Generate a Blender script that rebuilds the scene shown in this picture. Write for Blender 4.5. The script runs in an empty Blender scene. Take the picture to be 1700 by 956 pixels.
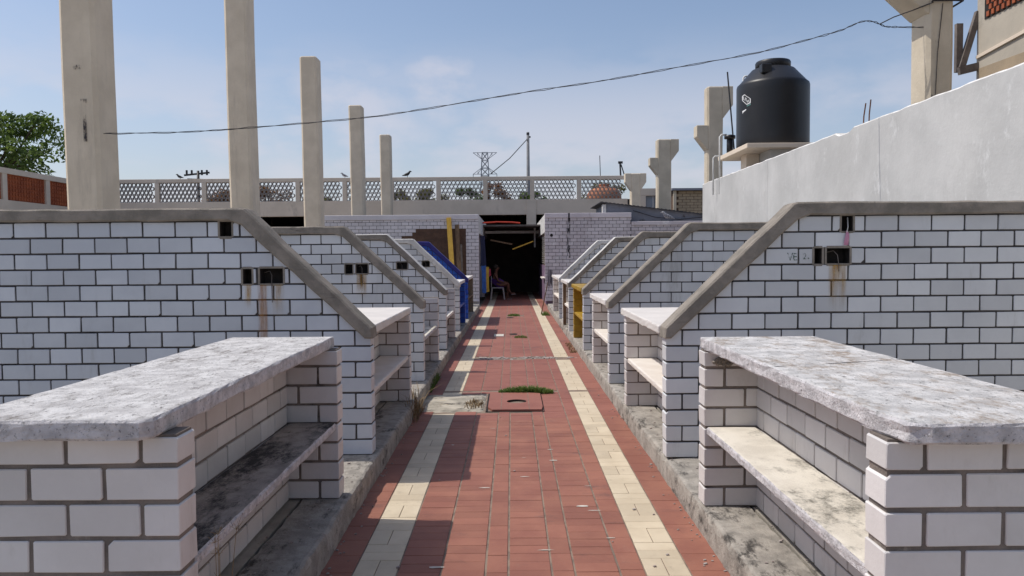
import bpy, bmesh, math, random
from mathutils import Vector, Matrix, noise
R = random.Random(7)
rad = math.radians
sc = bpy.context.scene
C = sc.collection

# ------------------------------------------------------------------ camera
CAMZ = 1.55
cam = bpy.data.cameras.new('camera'); co = bpy.data.objects.new('camera', cam); C.objects.link(co)
cam.sensor_width = 36; cam.lens = 36 * 1250 / 1700; cam.clip_start = 0.05; cam.clip_end = 4000
co.matrix_world = Matrix.Translation((0, 0, CAMZ)) @ Matrix.Rotation(math.pi/2 - 0.0416, 4, 'X') @ Matrix.Rotation(-0.008, 4, 'Z')
sc.camera = co
# ------------------------------------------------------------------ sky, sun, exposure
SUN_EL = rad(57); SUN_DIR = Vector((-1, 0.12, math.tan(SUN_EL))).normalized()     # towards the sun
SUN_AZ = math.atan2(SUN_DIR.x, SUN_DIR.y)                                         # clockwise from +Y
w = bpy.data.worlds.new('World'); sc.world = w; w.use_nodes = True
nt = w.node_tree; nt.nodes.clear()
def N(t, **k):
    n = nt.nodes.new(t)
    for a, b in k.items(): setattr(n, a, b)
    return n
def wmath(op, a, b=None, clamp=False):
    n = N('ShaderNodeMath', operation=op, use_clamp=clamp)
    for i, v in enumerate((a, b)):
        if v is None: continue
        if isinstance(v, (int, float)): n.inputs[i].default_value = v
        else: nt.links.new(v, n.inputs[i])
    return n.outputs[0]
sky = N('ShaderNodeTexSky', sky_type='NISHITA'); sky.sun_disc = False
sky.sun_elevation = SUN_EL; sky.sun_rotation = SUN_AZ
sky.air_density = 1.0; sky.dust_density = 1.6; sky.ozone_density = 1.5; sky.altitude = 10
tc = N('ShaderNodeTexCoord')
sep = N('ShaderNodeSeparateXYZ'); nt.links.new(tc.outputs['Generated'], sep.inputs[0])
def wnoise(scale, detail, rough, sz):
    mp = N('ShaderNodeMapping'); mp.inputs['Scale'].default_value = (1, 1, sz)
    nt.links.new(tc.outputs['Generated'], mp.inputs[0])
    n = N('ShaderNodeTexNoise'); n.inputs['Scale'].default_value = scale
    n.inputs['Detail'].default_value = detail; n.inputs['Roughness'].default_value = rough
    nt.links.new(mp.outputs[0], n.inputs['Vector']); return n.outputs[0]
def ramp(v, lo, hi):
    n = N('ShaderNodeMapRange', interpolation_type='SMOOTHSTEP'); nt.links.new(v, n.inputs[0])
    n.inputs[1].default_value = lo; n.inputs[2].default_value = hi; return n.outputs[0]
def blob(d, c0, c1):
    d = Vector(d).normalized()
    n = N('ShaderNodeVectorMath', operation='DOT_PRODUCT'); n.inputs[1].default_value = d
    nm = N('ShaderNodeVectorMath', operation='NORMALIZE'); nt.links.new(tc.outputs['Generated'], nm.inputs[0])
    nt.links.new(nm.outputs[0], n.inputs[0]); return ramp(n.outputs['Value'], c0, c1)
n1 = wnoise(10, 5, 0.55, 1.8); n2 = wnoise(4.5, 5, 0.55, 2.6)
band = wmath('MULTIPLY', ramp(sep.outputs[2], 0.30, 0.13), ramp(n2, 0.42, 0.62))
puff = wmath('MULTIPLY', blob((-0.092, 1, 0.226), 0.9980, 0.9999), ramp(n1, 0.32, 0.66))
puff2 = wmath('MULTIPLY', blob((-0.22, 1, 0.145), 0.9900, 0.9995), ramp(n1, 0.34, 0.66))
puff3 = wmath('MULTIPLY', blob((0.42, 1, 0.21), 0.9985, 0.9999), ramp(n1, 0.40, 0.8))
low = wmath('ADD', wmath('MULTIPLY', ramp(sep.outputs[2], 0.34, 0.0), 0.34), 0.05)
cl = wmath('MAXIMUM', wmath('MULTIPLY', band, 0.55), wmath('MAXIMUM', wmath('MULTIPLY', puff, 0.60), wmath('MAXIMUM', wmath('MULTIPLY', puff2, 0.60), wmath('MULTIPLY', puff3, 0.40))), True)
cm = low
mix = N('ShaderNodeMix', data_type='RGBA'); nt.links.new(cm, mix.inputs[0])
tint = N('ShaderNodeMix', data_type='RGBA', blend_type='MULTIPLY'); tint.inputs[0].default_value = 1; tint.inputs[7].default_value = (.99, .968, .965, 1)
nt.links.new(sky.outputs[0], tint.inputs[6]); nt.links.new(tint.outputs[2], mix.inputs[6]); mix.inputs[7].default_value = (3.85, 3.9, 4.75, 1)
bg = N('ShaderNodeBackground'); bg.inputs[1].default_value = 0.107
mix2 = N('ShaderNodeMix', data_type='RGBA'); nt.links.new(cl, mix2.inputs[0]); nt.links.new(mix.outputs[2], mix2.inputs[6]); mix2.inputs[7].default_value = (4.9, 4.8, 5.35, 1)
nt.links.new(mix2.outputs[2], bg.inputs[0])
wo = N('ShaderNodeOutputWorld'); nt.links.new(bg.outputs[0], wo.inputs[0])
sl = bpy.data.lights.new('sun', 'SUN'); sl.energy = 2.55; sl.angle = rad(0.53); sl.color = (1, 0.955, 0.88)
so = bpy.data.objects.new('sun', sl); C.objects.link(so); so.rotation_euler = (-SUN_DIR).to_track_quat('-Z', 'Y').to_euler()
sc.view_settings.view_transform = 'Standard'; sc.view_settings.look = 'None'
sc.view_settings.exposure = 0.40; sc.view_settings.gamma = 1.0; sc.view_settings.use_curve_mapping = False

# ------------------------------------------------------------------ materials
MATS = {}
def mat(name, base, base2=None, scale=6, rough=0.8, stain=None, bump=0.0, bscale=60, rnd=0.0, metal=0.0, stretch=(1, 1, 1), stain2=None, rlo=0.35, rhi=0.65, alpha=None, spec=0.4, srough=.68, transl=0, fade=False):
    m = bpy.data.materials.new(name); m.use_nodes = True; t = m.node_tree; t.nodes.clear()
    L = t.links.new
    out = t.nodes.new('ShaderNodeOutputMaterial'); p = t.nodes.new('ShaderNodeBsdfPrincipled'); L(p.outputs[0], out.inputs[0])
    p.inputs['Roughness'].default_value = rough; p.inputs['Metallic'].default_value = metal
    p.inputs['Specular IOR Level'].default_value = spec
    g = t.nodes.new('ShaderNodeNewGeometry')
    def nz(sc_, det=5, ro=0.6, st=(1, 1, 1), off=0):
        mp = t.nodes.new('ShaderNodeMapping'); mp.inputs['Scale'].default_value = st; mp.inputs['Location'].default_value = (off, off*.7, off*.3)
        L(g.outputs['Position'], mp.inputs[0])
        n = t.nodes.new('ShaderNodeTexNoise'); n.inputs['Scale'].default_value = sc_; n.inputs['Detail'].default_value = det; n.inputs['Roughness'].default_value = ro
        L(mp.outputs[0], n.inputs['Vector']); return n.outputs[0]
    def rg(v, a, b):
        n = t.nodes.new('ShaderNodeMapRange'); n.interpolation_type = 'SMOOTHSTEP'; L(v, n.inputs[0]); n.inputs[1].default_value = a; n.inputs[2].default_value = b; return n.outputs[0]
    def mx(f, a, b):
        n = t.nodes.new('ShaderNodeMix'); n.data_type = 'RGBA'; L(f, n.inputs[0])
        for i, v in ((6, a), (7, b)):
            if isinstance(v, tuple): n.inputs[i].default_value = (*v, 1)
            else: L(v, n.inputs[i])
        return n.outputs[2]
    base2 = base2 or tuple(c*0.82 for c in base)
    col = mx(rg(nz(scale, st=stretch), rlo, rhi), base, base2)
    for s in (stain, stain2):
        if s:
            cc, ss, lo, hi = s[:4]; st = s[4] if len(s) > 4 else (1, 1, 1)
            col = mx(rg(nz(ss, 9, srough, st, 3.3 + ss), lo, hi), col, cc)
    if rnd:
        oi = t.nodes.new('ShaderNodeObjectInfo')
        mr = t.nodes.new('ShaderNodeMapRange'); L(oi.outputs['Random'], mr.inputs[0]); mr.inputs[3].default_value = 1 - rnd; mr.inputs[4].default_value = 1 + rnd*0.35
        h = t.nodes.new('ShaderNodeHueSaturation'); L(col, h.inputs['Color']); L(mr.outputs[0], h.inputs['Value']); col = h.outputs[0]
    L(col, p.inputs['Base Color'])
    if bump:
        b = t.nodes.new('ShaderNodeBump'); b.inputs['Strength'].default_value = bump; b.inputs['Distance'].default_value = 0.01
        L(nz(bscale, 6, 0.65), b.inputs['Height']); L(b.outputs[0], p.inputs['Normal'])
    if alpha:
        av = rg(nz(alpha[0], 6, 0.65, alpha[3] if len(alpha) > 3 else (1, 1, 1), 9), alpha[1], alpha[2])
        if fade:                                        # stains run out towards their sides and lower end
            tx = t.nodes.new('ShaderNodeTexCoord'); sx = t.nodes.new('ShaderNodeSeparateXYZ'); L(tx.outputs['Generated'], sx.inputs[0])
            def mm(op, a, b):
                n = t.nodes.new('ShaderNodeMath'); n.operation = op; n.use_clamp = True
                for i, v in enumerate((a, b)):
                    if isinstance(v, (int, float)): n.inputs[i].default_value = v
                    else: L(v, n.inputs[i])
                return n.outputs[0]
            ex = mm('MULTIPLY', rg(sx.outputs[0], 0, .25), rg(sx.outputs[0], 1, .75)); ez = rg(sx.outputs[2], 0, .8)
            av = mm('MULTIPLY', mm('MULTIPLY', av, ex), ez)
        L(av, p.inputs['Alpha'])
    if transl:
        tb = t.nodes.new('ShaderNodeBsdfTranslucent'); L(col, tb.inputs[0]); ms = t.nodes.new('ShaderNodeMixShader'); ms.inputs[0].default_value = transl
        L(p.outputs[0], ms.inputs[1]); L(tb.outputs[0], ms.inputs[2]); L(ms.outputs[0], out.inputs[0])
    MATS[name] = m; return m
M = MATS
mat('white_brick', (.68, .69, .70), (.615, .625, .64), 2.2, .38, stain=((.26, .25, .235), 19, .67, .77), stain2=((.44, .435, .42), 3.2, .55, .78, (1, 1, .22)), srough=.74, bump=.14, bscale=45, rnd=.16)
mat('white_brick_dim', (.585, .61, .65), (.52, .545, .59), 2.2, .38, stain=((.24, .235, .23), 19, .67, .77), stain2=((.38, .38, .38), 3.2, .56, .80, (1, 1, .22)), srough=.74, bump=.14, bscale=45, rnd=.15)  # white brick again, the nearest left wall's duller light put into its colour
mat('white_brick_worn', (.70, .67, .655), (.63, .60, .58), 2.6, .48, stain=((.26, .23, .20), 15, .67, .79), stain2=((.46, .42, .38), 3.5, .55, .80, (1, 1, .3)), srough=.74, bump=.18, bscale=45, rnd=.14)
mat('lilac_brick', (.66, .605, .63), (.55, .495, .52), 1.2, .5, stain=((.24, .17, .18), 3, .60, .76, (1, 1, .3)), stain2=((.74, .71, .72), 2.2, .55, .7), bump=.15, rnd=.13)
mat('pale_brick', (.74, .71, .73), (.65, .62, .64), 1.3, .5, stain=((.3, .23, .24), 3, .64, .8, (1, 1, .3)), bump=.15, rnd=.13)
mat('blue_paint', (.012, .055, .36), (.03, .12, .52), 4, .4, stain=((.25, .35, .6), 9, .62, .72), bump=.15, rnd=.1)
mat('navy_paint', (.025, .022, .20), (.02, .016, .13), 4, .5, bump=.15)
mat('ochre_paint', (.42, .27, .028), (.34, .20, .02), 5, .5, stain=((.13, .09, .03), 8, .60, .78), bump=.15, rnd=.1)
mat('brown_brick', (.135, .078, .052), (.095, .055, .038), 5, .9, bump=.4, rnd=.2)
mat('tan_brick', (.30, .25, .19), (.22, .18, .14), 5, .9, bump=.3, rnd=.2)
mat('mortar', (.085, .076, .072), (.05, .045, .045), 5, .95, bump=.5, bscale=120, stain=((.022, .02, .022), 2.2, .54, .68), stain2=((.17, .155, .14), 6, .60, .7))
mat('mortar_worn', (.26, .215, .185), (.165, .14, .122), 5, .95, bump=.6, bscale=120, stain=((.06, .053, .048), 2.2, .58, .70), stain2=((.33, .29, .25), 7, .60, .7))
mat('coping_concrete', (.30, .262, .222), (.20, .178, .15), 6, .92, stain=((.075, .066, .058), 4, .56, .78, (.6, 1, 2.2)), stain2=((.40, .36, .31), 11, .62, .74), srough=.75, bump=.8, bscale=60)
mat('coping_white', (.68, .66, .63), (.54, .52, .49), 5, .85, stain=((.17, .15, .13), 5, .60, .72), bump=.4, bscale=70)
mat('slab_weathered', (.64, .625, .615), (.45, .435, .43), 11, .9, stain=((.16, .14, .125), 6, .52, .66, (1.5, .55, 1)), stain2=((.16, .15, .145), 36, .54, .62, (1.4, .7, 1)), srough=.80, bump=.9, bscale=55)
mat('slab_lichen', (.67, .655, .645), (.45, .44, .435), 10, .9, stain=((.30, .24, .19), 6, .48, .64, (1.2, .6, 1)), stain2=((.19, .185, .18), 32, .54, .62, (1.4, .7, 1)), srough=.82, bump=.9, bscale=55)
mat('slab_edge', (.66, .63, .635), (.45, .43, .435), 18, .92, stain=((.17, .165, .165), 75, .555, .63), stain2=((.27, .26, .255), 9, .55, .72), srough=.78, bump=1.0, bscale=70)
mat('slab_white', (.70, .655, .615), (.63, .59, .555), 4, .7, stain=((.42, .36, .31), 9, .62, .8), bump=.2)
mat('shelf_mould', (.40, .345, .30), (.25, .22, .195), 9, .95, stain=((.04, .036, .034), 2.6, .46, .60, (1.2, .55, 1)), stain2=((.42, .37, .32), 60, .58, .72), srough=.82, bump=.5, bscale=80)
mat('shelf_cream', (.72, .67, .58), (.60, .55, .47), 6, .85, stain=((.16, .15, .125), 3.1, .49, .64, (1, .7, 1)), stain2=((.34, .31, .27), 60, .58, .70), srough=.80, bump=.4, bscale=80)
mat('shelf_white', (.78, .73, .67), (.70, .64, .57), 4, .7, stain=((.46, .38, .31), 8, .62, .8), bump=.15)
mat('kerb_concrete', (.40, .365, .32), (.27, .247, .217), 11, .95, stain=((.06, .054, .048), 5, .51, .64, (1.3, .6, 1)), stain2=((.50, .46, .40), 16, .60, .70), srough=.78, bump=.9, bscale=45)
mat('stall_floor', (.40, .365, .315), (.28, .255, .22), 4, .95, stain=((.045, .04, .036), 3.2, .53, .68), stain2=((.50, .46, .38), 8, .62, .72), srough=.75, bump=.6, bscale=60)
mat('earth', (.34, .30, .25), (.26, .23, .19), .6, 1, bump=.5, bscale=20)
mat('grout', (.285, .215, .165), (.18, .135, .108), 9, .95, bump=.5, bscale=90)
mat('red_tile', (.33, .138, .092), (.27, .105, .073), 2.6, .66, stain=((.115, .065, .057), 2.4, .54, .78, (.6, 1.4, 1)), stain2=((.36, .21, .16), 5, .58, .84), srough=.76, bump=.2, bscale=60, rnd=.12)  # kept lighter than the far tiles: sun glare put into the colour
mat('red_tile_far', (.31, .122, .088), (.255, .095, .070), 1.4, .66, stain=((.13, .064, .056), 1.3, .54, .78), stain2=((.36, .20, .15), 3, .60, .84), srough=.74, bump=.2, bscale=60)
mat('cream_tile', (.66, .56, .41), (.57, .475, .34), 3.2, .6, stain=((.27, .215, .16), 7, .57, .80), srough=.76, bump=.15, bscale=60, rnd=.13)
mat('patch_concrete', (.50, .45, .37), (.30, .27, .22), 5, .95, stain=((.09, .08, .065), 3.5, .52, .62), stain2=((.44, .30, .12), 4.5, .62, .74), bump=.7, bscale=60)
mat('rubble', (.40, .36, .33), (.28, .22, .20), 12, .95, bump=.6, bscale=60)
mat('column_concrete', (.76, .65, .50), (.66, .56, .425), 1.6, .9, stain=((.22, .185, .15), 4.5, .65, .80, (1, 1, .35)), stain2=((.54, .455, .35), 2.2, .55, .75, (1, 1, .12)), srough=.80, bump=.6, bscale=22)
mat('cream_concrete', (.62, .54, .42), (.52, .45, .345), 1.6, .9, stain=((.10, .085, .075), 3.5, .61, .74, (1, 1, .5)), stain2=((.44, .38, .29), 2.2, .55, .75, (1, 1, .15)), srough=.78, bump=.5, bscale=26)
mat('terrace_concrete', (.74, .63, .51), (.66, .56, .45), .8, .92, stain=((.42, .36, .30), 1.3, .58, .76, (1, 1, .3)), bump=.2)
mat('lattice_cement', (.31, .275, .25), (.25, .22, .20), 2, .9)
mat('orange_lattice', (.44, .12, .045), (.33, .085, .035), 2, .85, rnd=.15)
mat('lime_wall', (.56, .555, .545), (.45, .448, .44), .6, .9, stain=((.34, .335, .325), 1.1, .53, .82, (1, 1, .28)), stain2=((.64, .64, .635), 2.6, .55, .72, (1, 1, .6)), srough=.80, bump=.5, bscale=12)
mat('lime_edge', (.78, .77, .76), (.55, .53, .50), 6, .95, bump=.6)
mat('beige_render', (.47, .42, .345), (.40, .36, .30), .9, .92, stain=((.28, .25, .21), 1.4, .55, .70), bump=.4, bscale=12)
mat('tan_render', (.40, .31, .21), (.33, .26, .18), 2, .95, bump=.4)
mat('black_plastic', (.010, .010, .012), (.016, .016, .018), 1.2, .42, stain=((.04, .038, .037), 2.4, .58, .88, (1, 1, .2)), srough=.75, spec=.45)
mat('white_print', (.80, .80, .80), (.76, .76, .76), 8, .5)
mat('teal_print', (.20, .42, .38), None, 8, .5)
mat('pvc_white', (.72, .72, .70), None, 5, .4)
mat('dark_metal', (.035, .035, .04), (.055, .05, .05), 9, .55, metal=.3)
mat('rusty_iron', (.16, .07, .035), (.09, .045, .03), 20, .85)
mat('grey_sheet', (.17, .18, .215), (.22, .23, .27), 1.5, .55, stain=((.08, .075, .08), 3, .58, .7), metal=.1)
mat('grey_sheet_dark', (.05, .05, .055), (.075, .07, .07), 2, .6)
mat('cable_black', (.035, .032, .035), None, 5, .7)
mat('dark_recess', (.016, .013, .012), (.03, .024, .02), 20, .9)
mat('rust_stain', (.48, .22, .045), (.34, .13, .02), 20, .9, alpha=(16, .30, .66, (1.0, 1.0, .09)), fade=True)
mat('rust_stain_faint', (.54, .32, .07), (.42, .22, .04), 20, .9, alpha=(14, .36, .78, (1.0, 1.0, .10)), fade=True)
mat('dark_soot', (.05, .045, .05), None, 20, .9, alpha=(9, .42, .60, (1.4, 1, .5)))
mat('graffiti_green', (.05, .10, .07), None, 30, .8, alpha=(70, .40, .56))
mat('pink_plastic', (.62, .30, .42), (.5, .2, .32), 20, .5)
mat('wood_yellow', (.55, .34, .05), (.44, .26, .035), 6, .7, stretch=(4, 4, .4))
mat('wood_brown', (.20, .125, .07), (.11, .07, .042), 5, .85, stretch=(5, 5, .5))
mat('wood_grey', (.19, .16, .14), (.12, .10, .09), 6, .85)
mat('skin', (.20, .095, .06), (.17, .08, .05), 12, .6)
mat('hair_dark', (.03, .018, .012), None, 12, .7)
mat('purple_cloth', (.10, .035, .20), (.07, .025, .15), 12, .9)
mat('blue_cloth', (.05, .15, .46), (.035, .10, .34), 12, .9)
mat('navy_cloth', (.025, .03, .075), None, 12, .9)
mat('yellow_cloth', (.62, .42, .06), (.5, .32, .05), 12, .9)
mat('pink_cloth', (.55, .08, .14), None, 12, .9)
mat('red_cloth', (.55, .06, .035), None, 12, .8)
mat('white_plastic', (.62, .60, .56), None, 12, .45)
mat('mop_grey', (.22, .20, .23), (.14, .13, .15), 60, .95)
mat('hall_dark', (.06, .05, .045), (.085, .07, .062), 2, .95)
mat('purple_wall', (.24, .16, .25), (.19, .13, .2), 3, .7)
mat('tarp_grey', (.16, .135, .12), (.10, .085, .075), 3, .9)
mat('grass_green', (.15, .22, .045), (.09, .14, .03), 30, .8, rnd=.1, transl=.35)
mat('grass_dry', (.26, .18, .09), (.17, .11, .06), 30, .9)
mat('moss', (.16, .15, .03), (.10, .10, .02), 8, 1, bump=.6, alpha=(6, .40, .58))
mat('leaf_green', (.14, .205, .045), (.075, .125, .03), .9, .6, rlo=.4, rhi=.6, transl=.45)
mat('leaf_olive', (.20, .185, .06), (.12, .12, .04), 1.0, .7, rlo=.4, rhi=.6, transl=.45)
mat('leaf_rust', (.32, .155, .07), (.2, .11, .045), 1.0, .7, rlo=.4, rhi=.6, transl=.45)
mat('bark', (.085, .065, .05), (.05, .04, .03), 8, .95, bump=.5)
mat('pylon_steel', (.22, .24, .27), None, 1, .6, metal=.2)
mat('pole_concrete', (.24, .24, .25), None, 3, .9)
mat('bird_black', (.02, .02, .022), None, 9, .6)
mat('bird_pale', (.35, .35, .38), (.12, .12, .14), 26, .7)
mat('terracotta', (.42, .17, .09), (.34, .13, .07), 3, .8)
mat('window_glass', (.30, .34, .40), None, 1, .08, spec=.8)
mat('paper_white', (.66, .62, .56), (.5, .46, .4), 12, .9)

# ------------------------------------------------------------------ builders
class MB:
    def __init__(s): s.v = []; s.f = []; s.mi = []; s.cur = 0
    def add(s, vs, fs, flip=False):
        b = len(s.v); s.v += [tuple(p) for p in vs]
        for f in fs:
            s.f.append(tuple(b + i for i in (reversed(f) if flip else f))); s.mi.append(s.cur)
    def box(s, x0, x1, y0, y1, z0, z1):
        if x0 > x1: x0, x1 = x1, x0
        if y0 > y1: y0, y1 = y1, y0
        if z0 > z1: z0, z1 = z1, z0
        s.add([(x0,y0,z0),(x1,y0,z0),(x1,y1,z0),(x0,y1,z0),(x0,y0,z1),(x1,y0,z1),(x1,y1,z1),(x0,y1,z1)],
              [(0,3,2,1),(4,5,6,7),(0,1,5,4),(1,2,6,5),(2,3,7,6),(3,0,4,7)])
    def bar(s, p, q, wx, wy=None, up=(0, 0, 1)):       # rectangular bar from p to q
        p = Vector(p); q = Vector(q); d = (q - p).normalized(); u = Vector(up)
        if abs(d.dot(u)) > .97: u = Vector((0, 1, 0))
        a = d.cross(u).normalized(); b = a.cross(d).normalized(); wy = wy or wx
        vs = [c + a*sx*wx/2 + b*sy*wy/2 for c in (p, q) for sx, sy in ((-1,-1),(1,-1),(1,1),(-1,1))]
        s.add(vs, [(0,1,2,3),(7,6,5,4),(0,4,5,1),(1,5,6,2),(2,6,7,3),(3,7,4,0)])
    def tube(s, pts, r, n=8, caps=True):
        pts = [Vector(p) for p in pts]; rs = r if isinstance(r, (list, tuple)) else [r]*len(pts)
        vs = []; prev = None
        for i, p in enumerate(pts):
            d = (pts[min(i+1, len(pts)-1)] - pts[max(i-1, 0)]).normalized()
            if prev is None:
                u = Vector((0, 0, 1)) if abs(d.z) < .9 else Vector((1, 0, 0)); a = d.cross(u).normalized()
            else:
                a = (prev - d*prev.dot(d)).normalized()
            prev = a; b = d.cross(a)
            vs += [p + (a*math.cos(2*math.pi*k/n) + b*math.sin(2*math.pi*k/n))*rs[i] for k in range(n)]
        fs = []
        for i in range(len(pts)-1):
            for k in range(n):
                k2 = (k+1) % n; fs.append((i*n+k, i*n+k2, (i+1)*n+k2, (i+1)*n+k))
        if caps: fs += [tuple(reversed(range(n))), tuple((len(pts)-1)*n + k for k in range(n))]
        s.add(vs, fs)
    def lathe(s, prof, c, n=32):
        vs = []; fs = []
        for r, z in prof:
            vs += [(c[0] + r*math.cos(2*math.pi*k/n), c[1] + r*math.sin(2*math.pi*k/n), c[2] + z) for k in range(n)]
        for i in range(len(prof)-1):
            for k in range(n):
                k2 = (k+1) % n; fs.append((i*n+k, i*n+k2, (i+1)*n+k2, (i+1)*n+k))
        fs += [tuple(reversed(range(n))), tuple((len(prof)-1)*n + k for k in range(n))]
        s.add(vs, fs)
    def prism_xz(s, poly, y0, y1):                      # poly CCW seen from -Y
        n = len(poly)
        s.add([(x, y0, z) for x, z in poly] + [(x, y1, z) for x, z in poly],
              [tuple(range(n)), tuple(reversed(range(n, 2*n)))] + [(i, n+i, n+(i+1) % n, (i+1) % n) for i in range(n)])
    def prism_yz(s, poly, x0, x1):
        n = len(poly)
        s.add([(x0, y, z) for y, z in poly] + [(x1, y, z) for y, z in poly],
              [tuple(range(n)), tuple(reversed(range(n, 2*n)))] + [(i, n+i, n+(i+1) % n, (i+1) % n) for i in range(n)])
    def mesh(s, name, mats, off=(0, 0, 0), smooth=False, fix=True):
        me = bpy.data.meshes.new(name); o = off
        me.from_pydata([(x-o[0], y-o[1], z-o[2]) for x, y, z in s.v], [], s.f)
        for m in (mats if isinstance(mats, (list, tuple)) else [mats]): me.materials.append(M[m] if isinstance(m, str) else m)
        if any(s.mi): me.polygons.foreach_set('material_index', s.mi)
        if fix:
            bm = bmesh.new(); bm.from_mesh(me); bmesh.ops.recalc_face_normals(bm, faces=bm.faces); bm.to_mesh(me); bm.free()
        if smooth: me.polygons.foreach_set('use_smooth', [True]*len(me.polygons))
        return me
    def build(s, name, mats, parent=None, smooth=False, bevel=0, fix=True, loc=None):
        off = world_loc(parent) if parent is not None else (loc or (0, 0, 0))
        o = bpy.data.objects.new(name, s.mesh(name, mats, off, smooth, fix)); C.objects.link(o)
        if parent is not None: o.parent = parent
        elif loc: o.location = loc
        if bevel:
            b = o.modifiers.new('bevel', 'BEVEL'); b.width = bevel; b.segments = 2; b.limit_method = 'ANGLE'; b.angle_limit = rad(35)
        return o
def world_loc(o):
    v = Vector((0, 0, 0))
    while o is not None: v += o.location; o = o.parent
    return v
def tag(o, label, cat, group=None):
    o['label'] = label; o['category'] = cat
    if group: o['group'] = group
    return o
def thing(name, label, cat, loc, group=None):
    o = bpy.data.objects.new(name, None); C.objects.link(o); o.location = loc; o.empty_display_size = .2
    return tag(o, label, cat, group)
def stuff(o): o['kind'] = 'stuff'; return o
def struct(o): o['kind'] = 'structure'; return o

def clip(poly, a, b, c):                                # keep a*x + b*z <= c
    out = []
    for i in range(len(poly)):
        p, q = poly[i], poly[(i+1) % len(poly)]
        dp, dq = a*p[0] + b*p[1] - c, a*q[0] + b*q[1] - c
        if dp <= 0: out.append(p)
        if dp*dq < 0:
            t = dp/(dp-dq); out.append((p[0] + (q[0]-p[0])*t, p[1] + (q[1]-p[1])*t))
    return out
def area(poly): return abs(sum(p[0]*q[1] - q[0]*p[1] for p, q in zip(poly, poly[1:] + poly[:1])))/2
def inset(poly, d):
    cx = sum(p[0] for p in poly)/len(poly); cz = sum(p[1] for p in poly)/len(poly); out = []
    for x, z in poly:
        vx, vz = cx-x, cz-z
        out.append((x + math.copysign(min(d, abs(vx)*.5), vx), z + math.copysign(min(d, abs(vz)*.5), vz)))
    return out
def brick_geo(mb, poly, t, dx=0, dz=0, y0=0, bev=.003):   # local: x, z outline; front at y0, back at y0 + t
    n = len(poly); fr = inset(poly, bev*.9)
    vs = [(x+dx, y0+t, z+dz) for x, z in poly] + [(x+dx, y0+bev, z+dz) for x, z in poly] + [(x+dx, y0, z+dz) for x, z in fr]
    fs = [tuple(reversed(range(n)))]
    for k in (0, n):
        for i in range(n): j = (i+1) % n; fs.append((k+i, k+j, k+n+j, k+n+i))
    fs.append(tuple(range(2*n, 3*n))); mb.add(vs, fs, True)
def rounded(w, h, rr):
    # outline of one brick, corners cut unevenly
    a, b, c, d = [rr*R.uniform(.4, 1.3) for _ in range(4)]
    if R.random() < .10: b *= 4
    if R.random() < .08: d *= 4
    x, z = w/2, h/2; e = lambda: R.uniform(-.0012, .0012)
    return [(-x+a, -z+e()), (x-b, -z+e()), (x+e(), -z+b), (x+e(), z-c), (x-c, z+e()), (-x+d, z+e()), (-x+e(), z-d), (-x+e(), -z+a)]
BRICKS = {}
def brick_mesh(w, h, t, m):
    key = (round(w, 3), round(h, 3), round(t, 3), m)
    if key not in BRICKS:
        L = []
        for _ in range(7 if w > .18 else 3):
            mb = MB(); brick_geo(mb, rounded(w, h, min(.0045, w*.2)), t, y0=-t/2); L.append(mb.mesh('brick', m))
        BRICKS[key] = L
    return R.choice(BRICKS[key])

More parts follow.
